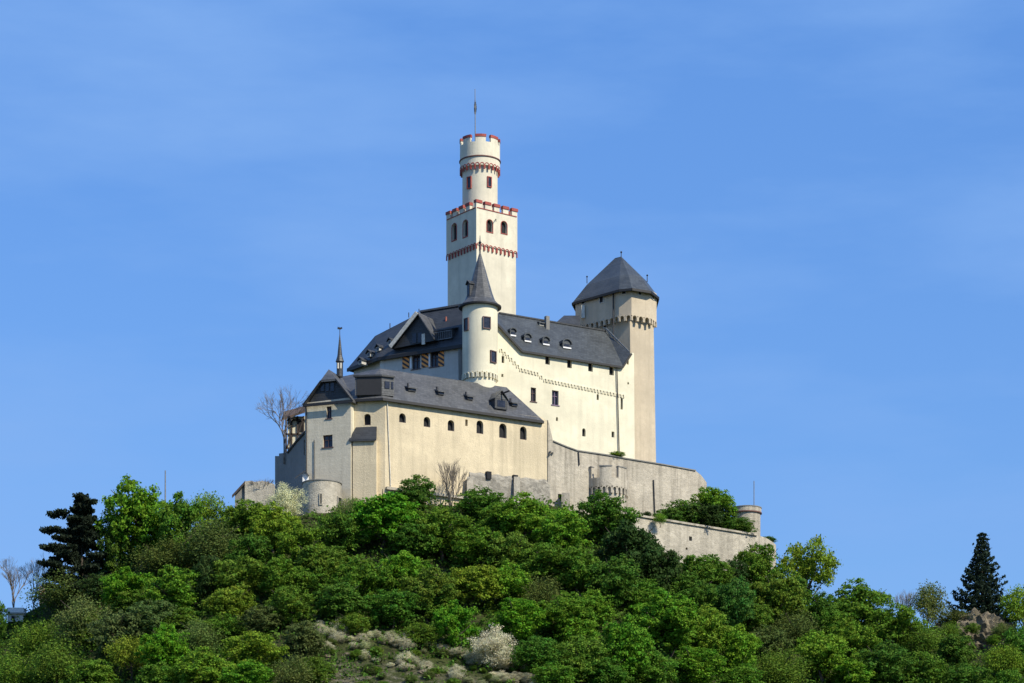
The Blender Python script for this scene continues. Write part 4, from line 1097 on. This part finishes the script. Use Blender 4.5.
def pine_crown(name):
    C, N, S = [], [], []
    pads = []
    for k in range(120):
        t = rng.uniform(0, 1)**.9; z = .05 + .91*t; a = rng.uniform(0, 6.283); R_ = .5 * (1.04 - t**1.6) * rng.uniform(.25, 1.0)
        pads.append((R_*math.cos(a), R_*math.sin(a), z, rng.uniform(.07, .135)))
    for z, x in ((.82, -.26), (.80, -.36), (.66, -.34), (.65, -.45), (.50, -.34), (.49, -.46), (.35, -.36), (.34, -.47), (.22, -.42), (.97, 0), (.92, .12)): pads.append((x, -.1, z, .12))
    for x, y, z, r in pads:
        m = 260; d = unit(m); p = d * np.array([r, r, r*.22]) * rng.uniform(.3, 1, (m, 1))
        p[:, 2] += np.linalg.norm(p[:, :2], axis=1) * .15
        C.append(p + [x, y, z]); nn = rng.normal(size=(m, 3))*.6; nn[:, 2] += .7; N.append(nn); S.append(rng.uniform(.7, 1.4, m)*.024)
        # the branch that carries the pad
        q = 70; s = rng.uniform(.1, 1, (q, 1)); C.append(s*np.array([x, y, z]) + (1-s)*np.array([0, 0, z - .06]) + rng.normal(size=(q, 3))*.012); N.append(rng.normal(size=(q, 3))); S.append(np.full(q, .025))
    return leaves_mesh(name, np.concatenate(C), np.concatenate(N), np.concatenate(S), M["leaf"], 1.7)

def bare_meshes(name, mat, seed, depth=5, spread=.5, r0=.022, stems=1):
    rd = random.Random(seed); tr = MB(); tw = MB()
    def grow(p, d, L, r, k):
        e = p + d*L; mid = p + d*L*.5 + Vector((rd.gauss(0, .06), rd.gauss(0, .06), 0))*L
        (tr if k >= depth - 1 else tw).tube([p, mid, e], [r, r*.85, r*.7], 4 if k > 2 else 3)
        if k == 0: return
        for i in range(3 if k < depth else 4):
            a = rd.uniform(0, 6.283); s = spread * rd.uniform(.5, 1.25)
            t = d.orthogonal().normalized(); t.rotate(Matrix.Rotation(a, 3, d))
            nd = (d + t*s + Vector((0, 0, .12))).normalized()
            grow(e if i < 2 else mid.lerp(e, .5), nd, L*rd.uniform(.62, .82), r*.62, k-1)
    if stems == 1: grow(Vector((0, 0, -.02)), Vector((0, 0, 1)), .28, r0, depth)
    else:
        for i in range(stems):
            a = 6.283*i/stems + rd.random(); grow(Vector((math.cos(a)*.02, math.sin(a)*.02, -.02)), Vector((math.cos(a)*.22, math.sin(a)*.22, 1)).normalized(), .30, r0, depth)
    out = []
    for b, n_ in ((tr, "trunk"), (tw, "crown")):
        zs = 1.0
        o = b.build(name + "_" + n_, mat, recalc=False); out.append(o.data); bpy.data.objects.remove(o)
    zm = max(v.co.z for v in out[1].vertices); xm = max(abs(v.co.x) for v in out[1].vertices) * 2
    for me in out:
        for v in me.vertices: v.co.z /= zm; v.co.x /= xm; v.co.y /= xm
    return out

CROWN = {
    'broad': [broad_crown("broad_crown", lobes=n, leaves=13000, taper=t, lobe_r=r_, leaf=.028) for n, t, r_ in ((32, .35, (.10, .20)), (38, .5, (.09, .18)), (27, .25, (.12, .22)), (42, .6, (.08, .17)), (34, .15, (.09, .2)), (30, .45, (.10, .23)))],
    'loose': [broad_crown("loose_crown", lobes=n, leaves=6000, loose=.8, leaf=.027, z0=.16, lobe_r=(.11, .19)) for n in (24, 28)],
    'open': [broad_crown("open_crown", lobes=26, leaves=8000, loose=.15, leaf=.027, z0=.2, lobe_r=(.10, .17))],
    'bush': [broad_crown("bush_crown", lobes=n, leaves=9500, z0=-.05, leaf=.031, taper=.2, lobe_r=(.16, .25)) for n in (24, 30, 20)],
    'hazy': [broad_crown("hazy_crown", lobes=n, leaves=7500, z0=.0, loose=1.0, leaf=.026, taper=.2, lobe_r=(.13, .22)) for n in (24, 30)],
    'bloom': [broad_crown("blossom_crown", lobes=26, leaves=12000, z0=.0, leaf=.020, loose=.35, taper=.2, lobe_r=(.13, .2))],
    'spruce': [spruce_crown("spruce_crown")],
    'pine': [pine_crown("pine_crown")],
}
TRUNK = [trunk_mesh("trunk_mesh", M["bark"]), trunk_mesh("trunk_mesh", M["bark"], .66, .024, 8, .05)]
STEMS = trunk_mesh("stem_mesh", M["bark"], .5, .02, 9, .02)
MAST = trunk_mesh("conifer_trunk", M["bark"], .97, .022, 0, .0)
BARE = [bare_meshes("bare", M["bark_grey"], 3, 6, .5, .015), bare_meshes("bare", M["bark_grey"], 9, 6, .6, .014), bare_meshes("bare", M["bark_grey"], 14, 6, .45, .017)]
STEMMY = bare_meshes("bare_shrub", M["bark_grey"], 21, 4, .36, .012, 5)

TINT = dict(
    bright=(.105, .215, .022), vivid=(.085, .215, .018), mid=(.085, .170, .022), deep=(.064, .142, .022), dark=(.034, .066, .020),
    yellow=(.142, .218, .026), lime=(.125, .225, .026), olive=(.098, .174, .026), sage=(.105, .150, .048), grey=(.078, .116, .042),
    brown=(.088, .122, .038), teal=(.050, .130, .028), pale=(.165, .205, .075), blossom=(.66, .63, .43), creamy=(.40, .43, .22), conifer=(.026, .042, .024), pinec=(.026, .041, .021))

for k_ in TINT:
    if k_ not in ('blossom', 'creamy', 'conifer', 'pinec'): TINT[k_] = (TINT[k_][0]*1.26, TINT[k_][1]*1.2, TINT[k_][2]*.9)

KIND = {'broad': ("broadleaf_tree", "tree"), 'loose': ("broadleaf_tree", "tree"), 'open': ("broadleaf_tree", "tree"), 'bush': ("shrub", "shrub"), 'hazy': ("shrub", "shrub"),
        'spruce': ("spruce_tree", "tree"), 'pine': ("pine_tree", "tree"), 'bare': ("bare_tree", "tree"), 'bareshrub': ("bare_shrub", "shrub"), 'blossom': ("blossom_shrub", "shrub")}
def put_mesh(name, me, parent, color, sc, rz):
    o = bpy.data.objects.new(name, me); COL.objects.link(o); o.parent = parent; o.color = (*color, 1); o.scale = sc; o.rotation_euler = (0, 0, rz); return o
cnt = 0
def plant(cx, top, w, h, kind, tint, label, group=None, Y=None, rot=None):
    """cx, top row, width and height in photo pixels; stands where that sight line meets the hill"""
    global cnt; cnt += 1
    p = hit(cx, top + h) if Y is None else P(cx, top + h, Y)
    W = w * p.y / FPX * (1.2 if kind in ('broad', 'bush', 'hazy') else 1.05); H = Z(top, p.y) - p.z
    if H < .3: H = h * p.y / FPX
    nm, cat = KIND[kind]
    o = empty(nm, p, label, cat, group)
    rz = random.uniform(0, 6.28) if rot is None else rot
    c = tuple(v * random.uniform(.92, 1.08) for v in TINT[tint])
    if kind in ('bare', 'bareshrub'):
        m = STEMMY if kind == 'bareshrub' else BARE[cnt % 3]; put_mesh("trunk", m[0], o, c, (W, W, H), rz); put_mesh("branches", m[1], o, c, (W, W, H), rz); return o
    ck = 'bloom' if kind == 'blossom' else kind
    pick = CROWN[ck]; put_mesh("crown", pick[cnt % len(pick)], o, c, (W, W, H), rz)
    tm = MAST if kind in ('spruce', 'pine') else (STEMS if ck in ('bush', 'hazy', 'bloom') else TRUNK[cnt % 2])
    put_mesh("stem" if ck in ('bush', 'hazy', 'bloom') else "trunk", tm, o, c, (W, W, H), rz)
    return o

GW = "trees and shrubs covering the castle hill"
PLANTS = [
 # --- skyline, left shoulder
 (82, 496, 70, 106, 'pine', 'pinec', "black layered pine on the left skyline", None, None, 0.0),
 (140, 478, 72, 92, 'broad', 'bright', "tall bright green tree on the left skyline beside the black pine"),
 (181, 489, 46, 82, 'broad', 'mid', "darker green tree just right of the thin grey mast"),
 (112, 510, 36, 75, 'broad', 'deep', "dark green tree squeezed between the black pine and the tall bright tree"),
 (208, 492, 46, 55, 'loose', 'lime', "thin light green tree left of the roofless outbuilding"),
 (248, 497, 58, 52, 'broad', 'olive', "olive green tree directly below the roofless outbuilding"),
 (276, 503, 52, 55, 'broad', 'yellow', "yellow-green tree between the outbuilding and the squat round bastion"),
 (286, 484, 44, 42, 'blossom', 'blossom', "white blossoming shrub against the left side of the squat round bastion"),
 (300, 522, 46, 48, 'broad', 'lime', "light green tree below the blossom and left of the squat round bastion's foot"),
 (252, 532, 50, 48, 'broad', 'deep', "deep green tree under the yellow-green tree by the outbuilding"),
 (213, 520, 62, 56, 'hazy', 'brown', "brownish half-leafed shrub below the thin light green tree"),
 (165, 540, 60, 40, 'hazy', 'brown', "brown-green thicket under the tall bright skyline tree"),
 (62, 573, 60, 45, 'hazy', 'brown', "dark brown shrub under the black pine"),
 (100, 570, 40, 40, 'bush', 'dark', "nearly black shrub right of the pine's trunk"),
 # --- left slope
 (128, 565, 52, 55, 'broad', 'vivid', "vivid green tree, left one of the mid-slope bright pair"),
 (172, 564, 58, 58, 'broad', 'bright', "broad bright green crown, right one of the mid-slope bright pair"),
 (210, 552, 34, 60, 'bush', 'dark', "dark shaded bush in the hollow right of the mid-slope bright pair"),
 (240, 553, 58, 52, 'broad', 'olive', "olive tree in the middle of the left slope above the small yellow-green dome"),
 (284, 556, 52, 50, 'broad', 'mid', "mid green tree below the deep green tree and above the grey bush"),
 (229, 584, 50, 46, 'broad', 'yellow', "small yellow-green dome-shaped tree left of the grey bush"),
 (262, 604, 42, 36, 'bush', 'grey', "small grey bush right of the yellow-green dome-shaped tree"),
 (290, 584, 46, 48, 'broad', 'olive', "olive tree above the left end of the pale scree"),
 (303, 618, 42, 48, 'bush', 'grey', "grey-green shrub at the left edge of the pale scree"),
 (84, 594, 56, 60, 'hazy', 'sage', "sage-coloured feathery shrub below the dark brown shrub"),
 (38, 621, 58, 48, 'hazy', 'olive', "wide olive feathery shrub below the white shed"),
 (118, 606, 56, 62, 'bush', 'grey', "large grey-dark shrub below the vivid green tree"),
 (152, 598, 60, 52, 'bush', 'grey', "grey shrub directly below the broad bright green crown"),
 (130, 634, 50, 50, 'loose', 'yellow', "loose yellow-green tree low on the left slope"),
 (163, 624, 52, 60, 'broad', 'vivid', "vivid green tree right of the loose yellow-green tree"),
 (200, 618, 46, 44, 'hazy', 'sage', "pale dry shrub right of the low vivid green tree"),
 (60, 640, 60, 54, 'hazy', 'olive', "olive shrub low on the left, between the wide feathery shrub and the loose yellow tree"),
 (90, 656, 50, 46, 'bush', 'mid', "mid green bush at the bottom edge left of the loose yellow-green tree"),
 (18, 652, 60, 50, 'hazy', 'olive', "olive shrub in the bottom left corner"),
 (-6, 592, 26, 56, 'bush', 'deep', "dark shrub cut by the left edge below the bare trees"),
 (205, 648, 60, 52, 'broad', 'bright', "bright green tree at the bottom edge below the pale dry shrub"),
 (252, 628, 60, 52, 'broad', 'lime', "lime green tree below the small grey bush"),
 (248, 660, 56, 44, 'broad', 'vivid', "vivid green tree at the bottom edge below the lime green tree"),
 (292, 655, 40, 40, 'hazy', 'sage', "sage shrub at the bottom edge beside the pale scree"),
 (158, 660, 50, 46, 'broad', 'mid', "mid green tree at the bottom edge under the low vivid green tree"),
 # --- under the long wing
 (340, 510, 50, 50, 'broad', 'deep', "deep green tree under the right side of the squat round bastion"),
 (352, 497, 30, 32, 'loose', 'pale', "pale fresh-leaved sapling right of the squat round bastion"),
 (383, 488, 74, 66, 'broad', 'vivid', "big vivid green tree under the left end of the long wing"),
 (417, 474, 36, 38, 'bush', 'deep', "dark green bush against the wing wall left of the bare shrub"),
 (452, 458, 34, 54, 'bareshrub', 'brown', "leafless shrub in front of the long tan wing"),
 (483, 486, 50, 40, 'bush', 'deep', "dark rounded bush against the rubble foot of the long wing"),
 (440, 506, 64, 58, 'broad', 'mid', "mid green tree below the leafless shrub"),
 (412, 518, 50, 50, 'broad', 'deep', "deep green tree between the big vivid tree and the tree below the leafless shrub"),
 (322, 541, 60, 54, 'broad', 'olive', "olive tree below the deep green tree at the squat bastion"),
 (362, 556, 58, 58, 'broad', 'mid', "mid green tree below the big vivid green tree"),
 (338, 580, 50, 46, 'bush', 'deep', "dark green bush at the top left of the pale scree"),
 (400, 548, 54, 56, 'broad', 'bright', "bright green tree in the middle of the slope below the leafless shrub"),
 (428, 566, 56, 56, 'broad', 'olive', "olive tree above the middle of the pale scree"),
 (392, 586, 54, 44, 'bush', 'deep', "dark bush along the top of the pale scree"),
 (472, 560, 58, 54, 'broad', 'yellow', "yellow-green tree above the white blossoming dome"),
 (480, 524, 54, 54, 'broad', 'mid', "mid green tree below the dark rounded bush at the rubble foot"),
 (507, 530, 52, 54, 'broad', 'olive', "olive tree below the right end of the long wing"),
 (455, 598, 44, 56, 'broad', 'vivid', "narrow vivid green tree left of the white blossoming dome"),
 (493, 626, 48, 46, 'blossom', 'blossom', "big white blossoming dome-shaped shrub at the edge of the scree"),
 # --- centre right
 (526, 494, 66, 58, 'broad', 'bright', "bright green tree under the right end of the rubble foot"),
 (500, 500, 44, 44, 'broad', 'mid', "mid green tree right of the dark rounded bush"),
 (563, 508, 56, 56, 'broad', 'bright', "bright green tree left of the dark tree beneath the crenellated bastion"),
 (606, 492, 62, 58, 'broad', 'deep', "deep green tree directly beneath the crenellated bastion"),
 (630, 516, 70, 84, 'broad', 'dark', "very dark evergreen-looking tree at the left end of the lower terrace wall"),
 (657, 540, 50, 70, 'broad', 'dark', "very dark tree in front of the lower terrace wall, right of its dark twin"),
 (506, 562, 50, 52, 'broad', 'bright', "bright green tree right of the yellow-green tree above the blossoming dome"),
 (545, 540, 58, 52, 'broad', 'mid', "mid green tree in the middle of the slope below the rubble foot"),
 (580, 545, 54, 56, 'broad', 'mid', "mid green tree below the deep green tree under the crenellated bastion"),
 (613, 556, 60, 60, 'broad', 'deep', "deep green tree below the very dark tree pair"),
 (540, 576, 46, 48, 'hazy', 'brown', "brownish thin-leaved shrub in the middle of the slope"),
 (517, 596, 54, 54, 'broad', 'vivid', "vivid green tree right of the narrow vivid tree, above the blossoming dome"),
 (563, 592, 62, 54, 'broad', 'mid', "mid green tree left of the vivid tall-crowned tree low on the slope"),
 (536, 634, 50, 48, 'bush', 'deep', "dark bush right of the white blossoming dome"),
 (580, 634, 54, 52, 'bush', 'olive', "olive bush at the bottom between the dark bush and the vivid tall tree"),
 (556, 660, 44, 36, 'bush', 'mid', "mid green bush at the bottom edge right of the scree"),
 (626, 612, 60, 80, 'broad', 'vivid', "vivid green tall-crowned tree low on the slope right of centre"),
 (662, 588, 62, 66, 'broad', 'bright', "bright green tree below the very dark tree in front of the lower terrace wall"),
 (606, 656, 46, 40, 'bush', 'deep', "dark green bush at the bottom edge left of the vivid tall tree's foot"),
 # --- terrace planting
 (712, 484, 46, 46, 'broad', 'bright', "round bright green tree standing on the terrace between the two terrace walls", None, 420, None),
 (684, 499, 50, 36, 'bush', 'deep', "dark green bush on the terrace left of the round bright tree", None, 419, None),
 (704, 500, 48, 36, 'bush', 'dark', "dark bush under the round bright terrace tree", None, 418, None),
 (723, 510, 36, 28, 'bush', 'deep', "dark green bush on the terrace next to the small round stone turret", None, 420.5, None),
 (741, 517, 30, 20, 'bush', 'deep', "dark green bush in front of the small round stone turret", None, 421.2, None),
 (668, 506, 32, 26, 'bush', 'deep', "low dark bush at the left end of the terrace planting", None, 415.5, None),
 (647, 511, 9, 8, 'bush', 'dark', "tiny dark bush at the foot of the high streaked wall", None, 418, None),
 (617, 451.5, 16, 6, 'bush', 'lime', "low green weeds on top of the high streaked wall below the hall", None, 420.6, None),
 (768, 536, 16, 8, 'bush', 'deep', "small dark shrub overhanging the right end of the lower terrace wall", None, 426, None),
 (660, 513, 14, 14, 'loose', 'lime', "tiny lime sapling at the top of the lower terrace wall", None, 408.5, None),
 # --- right shoulder
 (758, 541, 48, 64, 'broad', 'mid', "mid green tree against the right end of the lower terrace wall"),
 (734, 556, 28, 40, 'bush', 'dark', "narrow dark bush against the lower terrace wall"),
 (702, 551, 46, 42, 'broad', 'olive', "olive tree against the middle of the lower terrace wall"),
 (690, 572, 54, 54, 'broad', 'deep', "deep green tree below the olive tree at the lower terrace wall"),
 (730, 576, 48, 66, 'broad', 'teal', "blue-green dense tree below the narrow dark bush"),
 (776, 570, 60, 66, 'broad', 'olive', "large olive tree below the right end of the lower terrace wall"),
 (808, 536, 62, 82, 'open', 'yellow', "tall airy yellow-green tree against the sky right of the lower terrace wall"),
 (794, 572, 36, 50, 'broad', 'deep', "deep green tree between the large olive tree and the airy yellow-green tree"),
 (820, 590, 40, 44, 'bush', 'deep', "dark bush under the airy yellow-green tree"),
 (672, 600, 60, 62, 'broad', 'bright', "bright green tree in the cluster low on the slope right of the vivid tall tree"),
 (706, 606, 58, 62, 'broad', 'lime', "lime green tree in the middle of the low bright cluster right of centre"),
 (738, 622, 50, 62, 'broad', 'bright', "bright green tree at the right end of the low bright cluster"),
 (694, 645, 60, 50, 'broad', 'vivid', "vivid green tree at the bottom edge beneath the lime tree of the low cluster"),
 (652, 648, 50, 48, 'broad', 'mid', "mid green tree at the bottom edge right of the vivid tall tree"),
 (768, 624, 42, 40, 'bush', 'grey', "bluish grey shrub below the large olive tree"),
 (794, 612, 46, 40, 'hazy', 'brown', "brown-grey thin shrub right of the bluish grey shrub"),
 (822, 628, 58, 58, 'broad', 'lime', "lime green tree below the brown-grey thin shrub"),
 (780, 650, 52, 48, 'hazy', 'olive', "olive feathery shrub at the bottom edge below the bluish grey shrub"),
 (742, 662, 46, 40, 'bush', 'mid', "mid green bush at the bottom edge below the low bright cluster"),
 (860, 580, 64, 62, 'broad', 'mid', "mid green tree on the right skyline next to the airy yellow-green tree"),
 (892, 600, 58, 56, 'broad', 'mid', "mid green tree on the descending right skyline below its taller neighbour"),
 (850, 618, 52, 56, 'broad', 'bright', "bright green tree below the tall mid green tree of the right skyline"),
 (884, 642, 60, 54, 'broad', 'deep', "deep green tree below the descending skyline tree on the right"),
 (854, 656, 50, 44, 'broad', 'bright', "bright green tree at the bottom edge right of the lime green tree"),
 (924, 620, 46, 44, 'hazy', 'olive', "olive thin shrub left of the rock outcrop"),
 (930, 582, 40, 54, 'loose', 'sage', "small thin grey-green tree with visible trunk against the sky"),
 (955, 630, 44, 50, 'broad', 'deep', "deep green tree in front of the rock outcrop's left side"),
 (920, 650, 54, 48, 'bush', 'mid', "mid green bush at the bottom edge below the olive thin shrub"),
 (960, 612, 60, 18, 'hazy', 'brown', "low brown shrub on top of the rock outcrop", None, 421.5, None),
 (972, 622, 16, 14, 'bush', 'olive', "small olive tuft growing on the face of the rock outcrop, upper left", None, 413.2, None),
 (994, 634, 14, 12, 'bush', 'mid', "small green tuft growing on the face of the rock outcrop, lower right", None, 413.0, None),
 (950, 622, 24, 22, 'hazy', 'olive', "olive thin tuft at the left flank of the rock outcrop", None, 414.5, None),
 (1002, 622, 22, 20, 'hazy', 'brown', "brown thin tuft at the right flank of the rock outcrop", None, 414.0, None),
 (982, 531, 82, 96, 'spruce', 'conifer', "dark pointed spruce on the right skyline above the rock outcrop", None, 422.5, None),
 (1022, 583, 46, 60, 'loose', 'lime', "pale yellow-green tree cut by the right edge beside the spruce"),
 (1020, 624, 40, 56, 'bush', 'deep', "dark green bush at the right edge beside the rock outcrop"),
 (1004, 642, 44, 50, 'loose', 'yellow', "yellow-green small tree below the rock outcrop"),
 (968, 660, 50, 44, 'bush', 'deep', "dark bush at the bottom edge below the rock outcrop"),
 (1012, 668, 44, 40, 'bush', 'mid', "mid green bush in the bottom right corner"),
 (905, 588, 22, 40, 'bareshrub', 'brown', "thin leafless shrub on the right skyline left of the small grey-green tree"),
 (312, 566, 44, 40, 'bush', 'mid', "mid green bush left of the dark bush at the top left of the scree"),
 (225, 612, 40, 34, 'bush', 'mid', "mid green bush under the yellow-green dome-shaped tree"),
 (436, 590, 34, 34, 'bush', 'olive', "olive bush between the dark bush and the narrow vivid tree above the scree"),
 (590, 590, 48, 46, 'broad', 'bright', "bright green tree left of the vivid tall tree's top"),
 (640, 575, 44, 44, 'broad', 'mid', "mid green tree above the vivid tall tree low on the slope"),
 (575, 612, 44, 40, 'bush', 'bright', "bright green bush between the mid green tree and the olive bush low on the slope"),
 (315, 655, 36, 34, 'bush', 'mid', "mid green bush at the bottom edge on the left of the scree"),
 (352, 612, 34, 26, 'bush', 'olive', "olive bush at the upper edge of the scree below its dark bush"),
 (420, 622, 34, 28, 'bush', 'mid', "mid green bush inside the upper scree left of the narrow vivid tree"),
 (835, 604, 40, 40, 'bush', 'mid', "mid green bush below the airy yellow-green tree's right side"),
 (755, 600, 40, 40, 'broad', 'mid', "mid green tree between the blue-green tree and the bluish grey shrub"),
 (718, 560, 34, 34, 'bush', 'mid', "mid green bush beside the narrow dark bush at the lower terrace wall"),
 (130, 588, 40, 34, 'bush', 'mid', "mid green bush below the vivid tree of the mid-slope bright pair"),
 (185, 606, 44, 36, 'bush', 'mid', "mid green bush under the right crown of the mid-slope bright pair"),
 (90, 612, 40, 40, 'bush', 'olive', "olive bush between the sage shrub and the large grey-dark shrub"),
 # --- bare trees
 (14, 556, 44, 62, 'bare', 'brown', "leafless tree at the far left edge of the skyline"),
 (34, 552, 44, 66, 'bare', 'brown', "taller leafless tree just left of the black pine"),
 (284, 386, 62, 76, 'bare', 'brown', "leafless tree in front of the half-timbered lookout", None, 409, None),
 (262, 478, 24, 18, 'bareshrub', 'brown', "tiny leafless shrub on the wall of the roofless outbuilding", None, 401.5, None),
]
for row in PLANTS:
    a = list(row) + [None] * (10 - len(row))
    plant(*a[:7], group=a[7], Y=a[8], rot=a[9])

# blossoming scrub on the scree: look-alikes share a label
sr_ = random.Random(5)
for k in range(120):
    t = sr_.random(); px = 316 + 236*t; row = 632 + 42*t + sr_.gauss(0, 4) + (19 if sr_.random() < .3 else 0)
    p = hit(px, row); s = sr_.uniform(.8, 2.0)
    o = empty("scrub_bush", p, "low pale blossoming scrub bush on the stony scree", "shrub", "pale scrub bushes on the scree")
    c = TINT['blossom' if sr_.random() < .75 else 'creamy']; f = sr_.uniform(.7, 1.15)
    put_mesh("crown", CROWN['bloom'][0] if k % 3 else CROWN['hazy'][k % 2], o, tuple(v*f for v in c), (s*1.3, s*1.2, s*.8), sr_.uniform(0, 6.28))
for k in range(60):
    px = sr_.uniform(306, 540); row = 640 + (px-306)*.12 + sr_.uniform(0, 48)
    p = hit(px, row); s = sr_.uniform(.7, 1.6)
    o = empty("scrub_bush", p, "low dull green scrub bush among the stones of the scree", "shrub", "dull green scrub bushes on the scree")
    put_mesh("crown", CROWN['bush'][k % 3], o, TINT[sr_.choice(('olive', 'mid', 'sage', 'grey', 'olive'))], (s*1.3, s*1.2, s*.8), sr_.uniform(0, 6.28))

# undergrowth: ground cover between the trees, nobody could count it
n = 16000
ux_ = rng.uniform(-95, 95, n); uy_ = rng.uniform(332, 412, n)
yc = np.interp(ux_, _yx, _yv); ok = (uy_ < yc - .5)
sc_ = (ux_ > -29 + 0*uy_) & (ux_ < 6) & (uy_ < 357) & (uy_ > 320)
ok &= ~(sc_ & (rng.random(n) < .72))
ux_, uy_ = ux_[ok], uy_[ok]; uz_ = terr(ux_, uy_); m = len(ux_)
q = 14; rad = rng.uniform(.4, 1.9, m)
d = unit(m*q); d[:, 2] = np.abs(d[:, 2])
Cc = np.repeat(np.stack([ux_, uy_, uz_ + rad*.25], 1), q, 0) + d * np.repeat(rad, q)[:, None] * rng.uniform(.4, 1, (m*q, 1))
me = leaves_mesh("undergrowth", Cc, d*.6 + rng.normal(size=d.shape)*.6 + [0, 0, .3], rng.uniform(.2, .42, m*q), M["leaf"])
o = bpy.data.objects.new("undergrowth", me); COL.objects.link(o); o.color = (.085, .165, .022, 1); o["kind"] = "stuff"

# ================================================================== ROCKS
def rock(name, c, size, seed, mat):
    bm = bmesh.new(); bmesh.ops.create_icosphere(bm, subdivisions=5 if size[0] > 2 else 3, radius=1)
    for v in bm.verts:
        p = v.co; f = .72 + .30*float(vnoise(p.x*3 + p.z*2 + seed, p.y*3 - p.z*1.3, 1, seed)) + .26*float(vnoise(p.x*9 + p.z*5, p.y*9 + p.z*11, 1, seed+3)) + .20*float(vnoise(p.x*19 - p.z*7, p.y*15 + p.z*17, 1, seed+5)) + .10*float(vnoise(p.x*47 + p.y*9, p.z*41, 1, seed+7))
        v.co = Vector((p.x*size[0]*f, p.y*size[1]*f, p.z*size[2]*f)) + Vector(c)
    me = bpy.data.meshes.new(name); bm.to_mesh(me); bm.free(); me.materials.append(mat)
    o = bpy.data.objects.new(name, me); COL.objects.link(o); return o
M["rock"] = wall_mat("brown_rock", (.22, .185, .125), rubble=.6, streak=.5, bump=.9, dark=(.11, .085, .065))
c = P(985, 645, 417); tag(rock("rock_outcrop", (c.x, c.y + 1.5, c.z - .3), (4.9, 3.4, 4.6), 2, M["rock"]), kind="structure")
c = P(950, 640, 420); tag(rock("rock_outcrop", (c.x, c.y + 2.0, c.z - .8), (3.6, 3.0, 3.2), 6, M["rock"]), kind="structure")
rr_ = random.Random(3)
for k in range(14):
    t = rr_.random(); px = 312 + 235*t; row = 636 + 42*t + rr_.uniform(-6, 26); p = hit(px, row); s = rr_.uniform(.2, .5)
    tag(rock("boulder", p, (s*1.3, s, s*.7), k, M["rock"]), "small pale boulder lying on the stony scree", "boulder", "boulders on the scree")
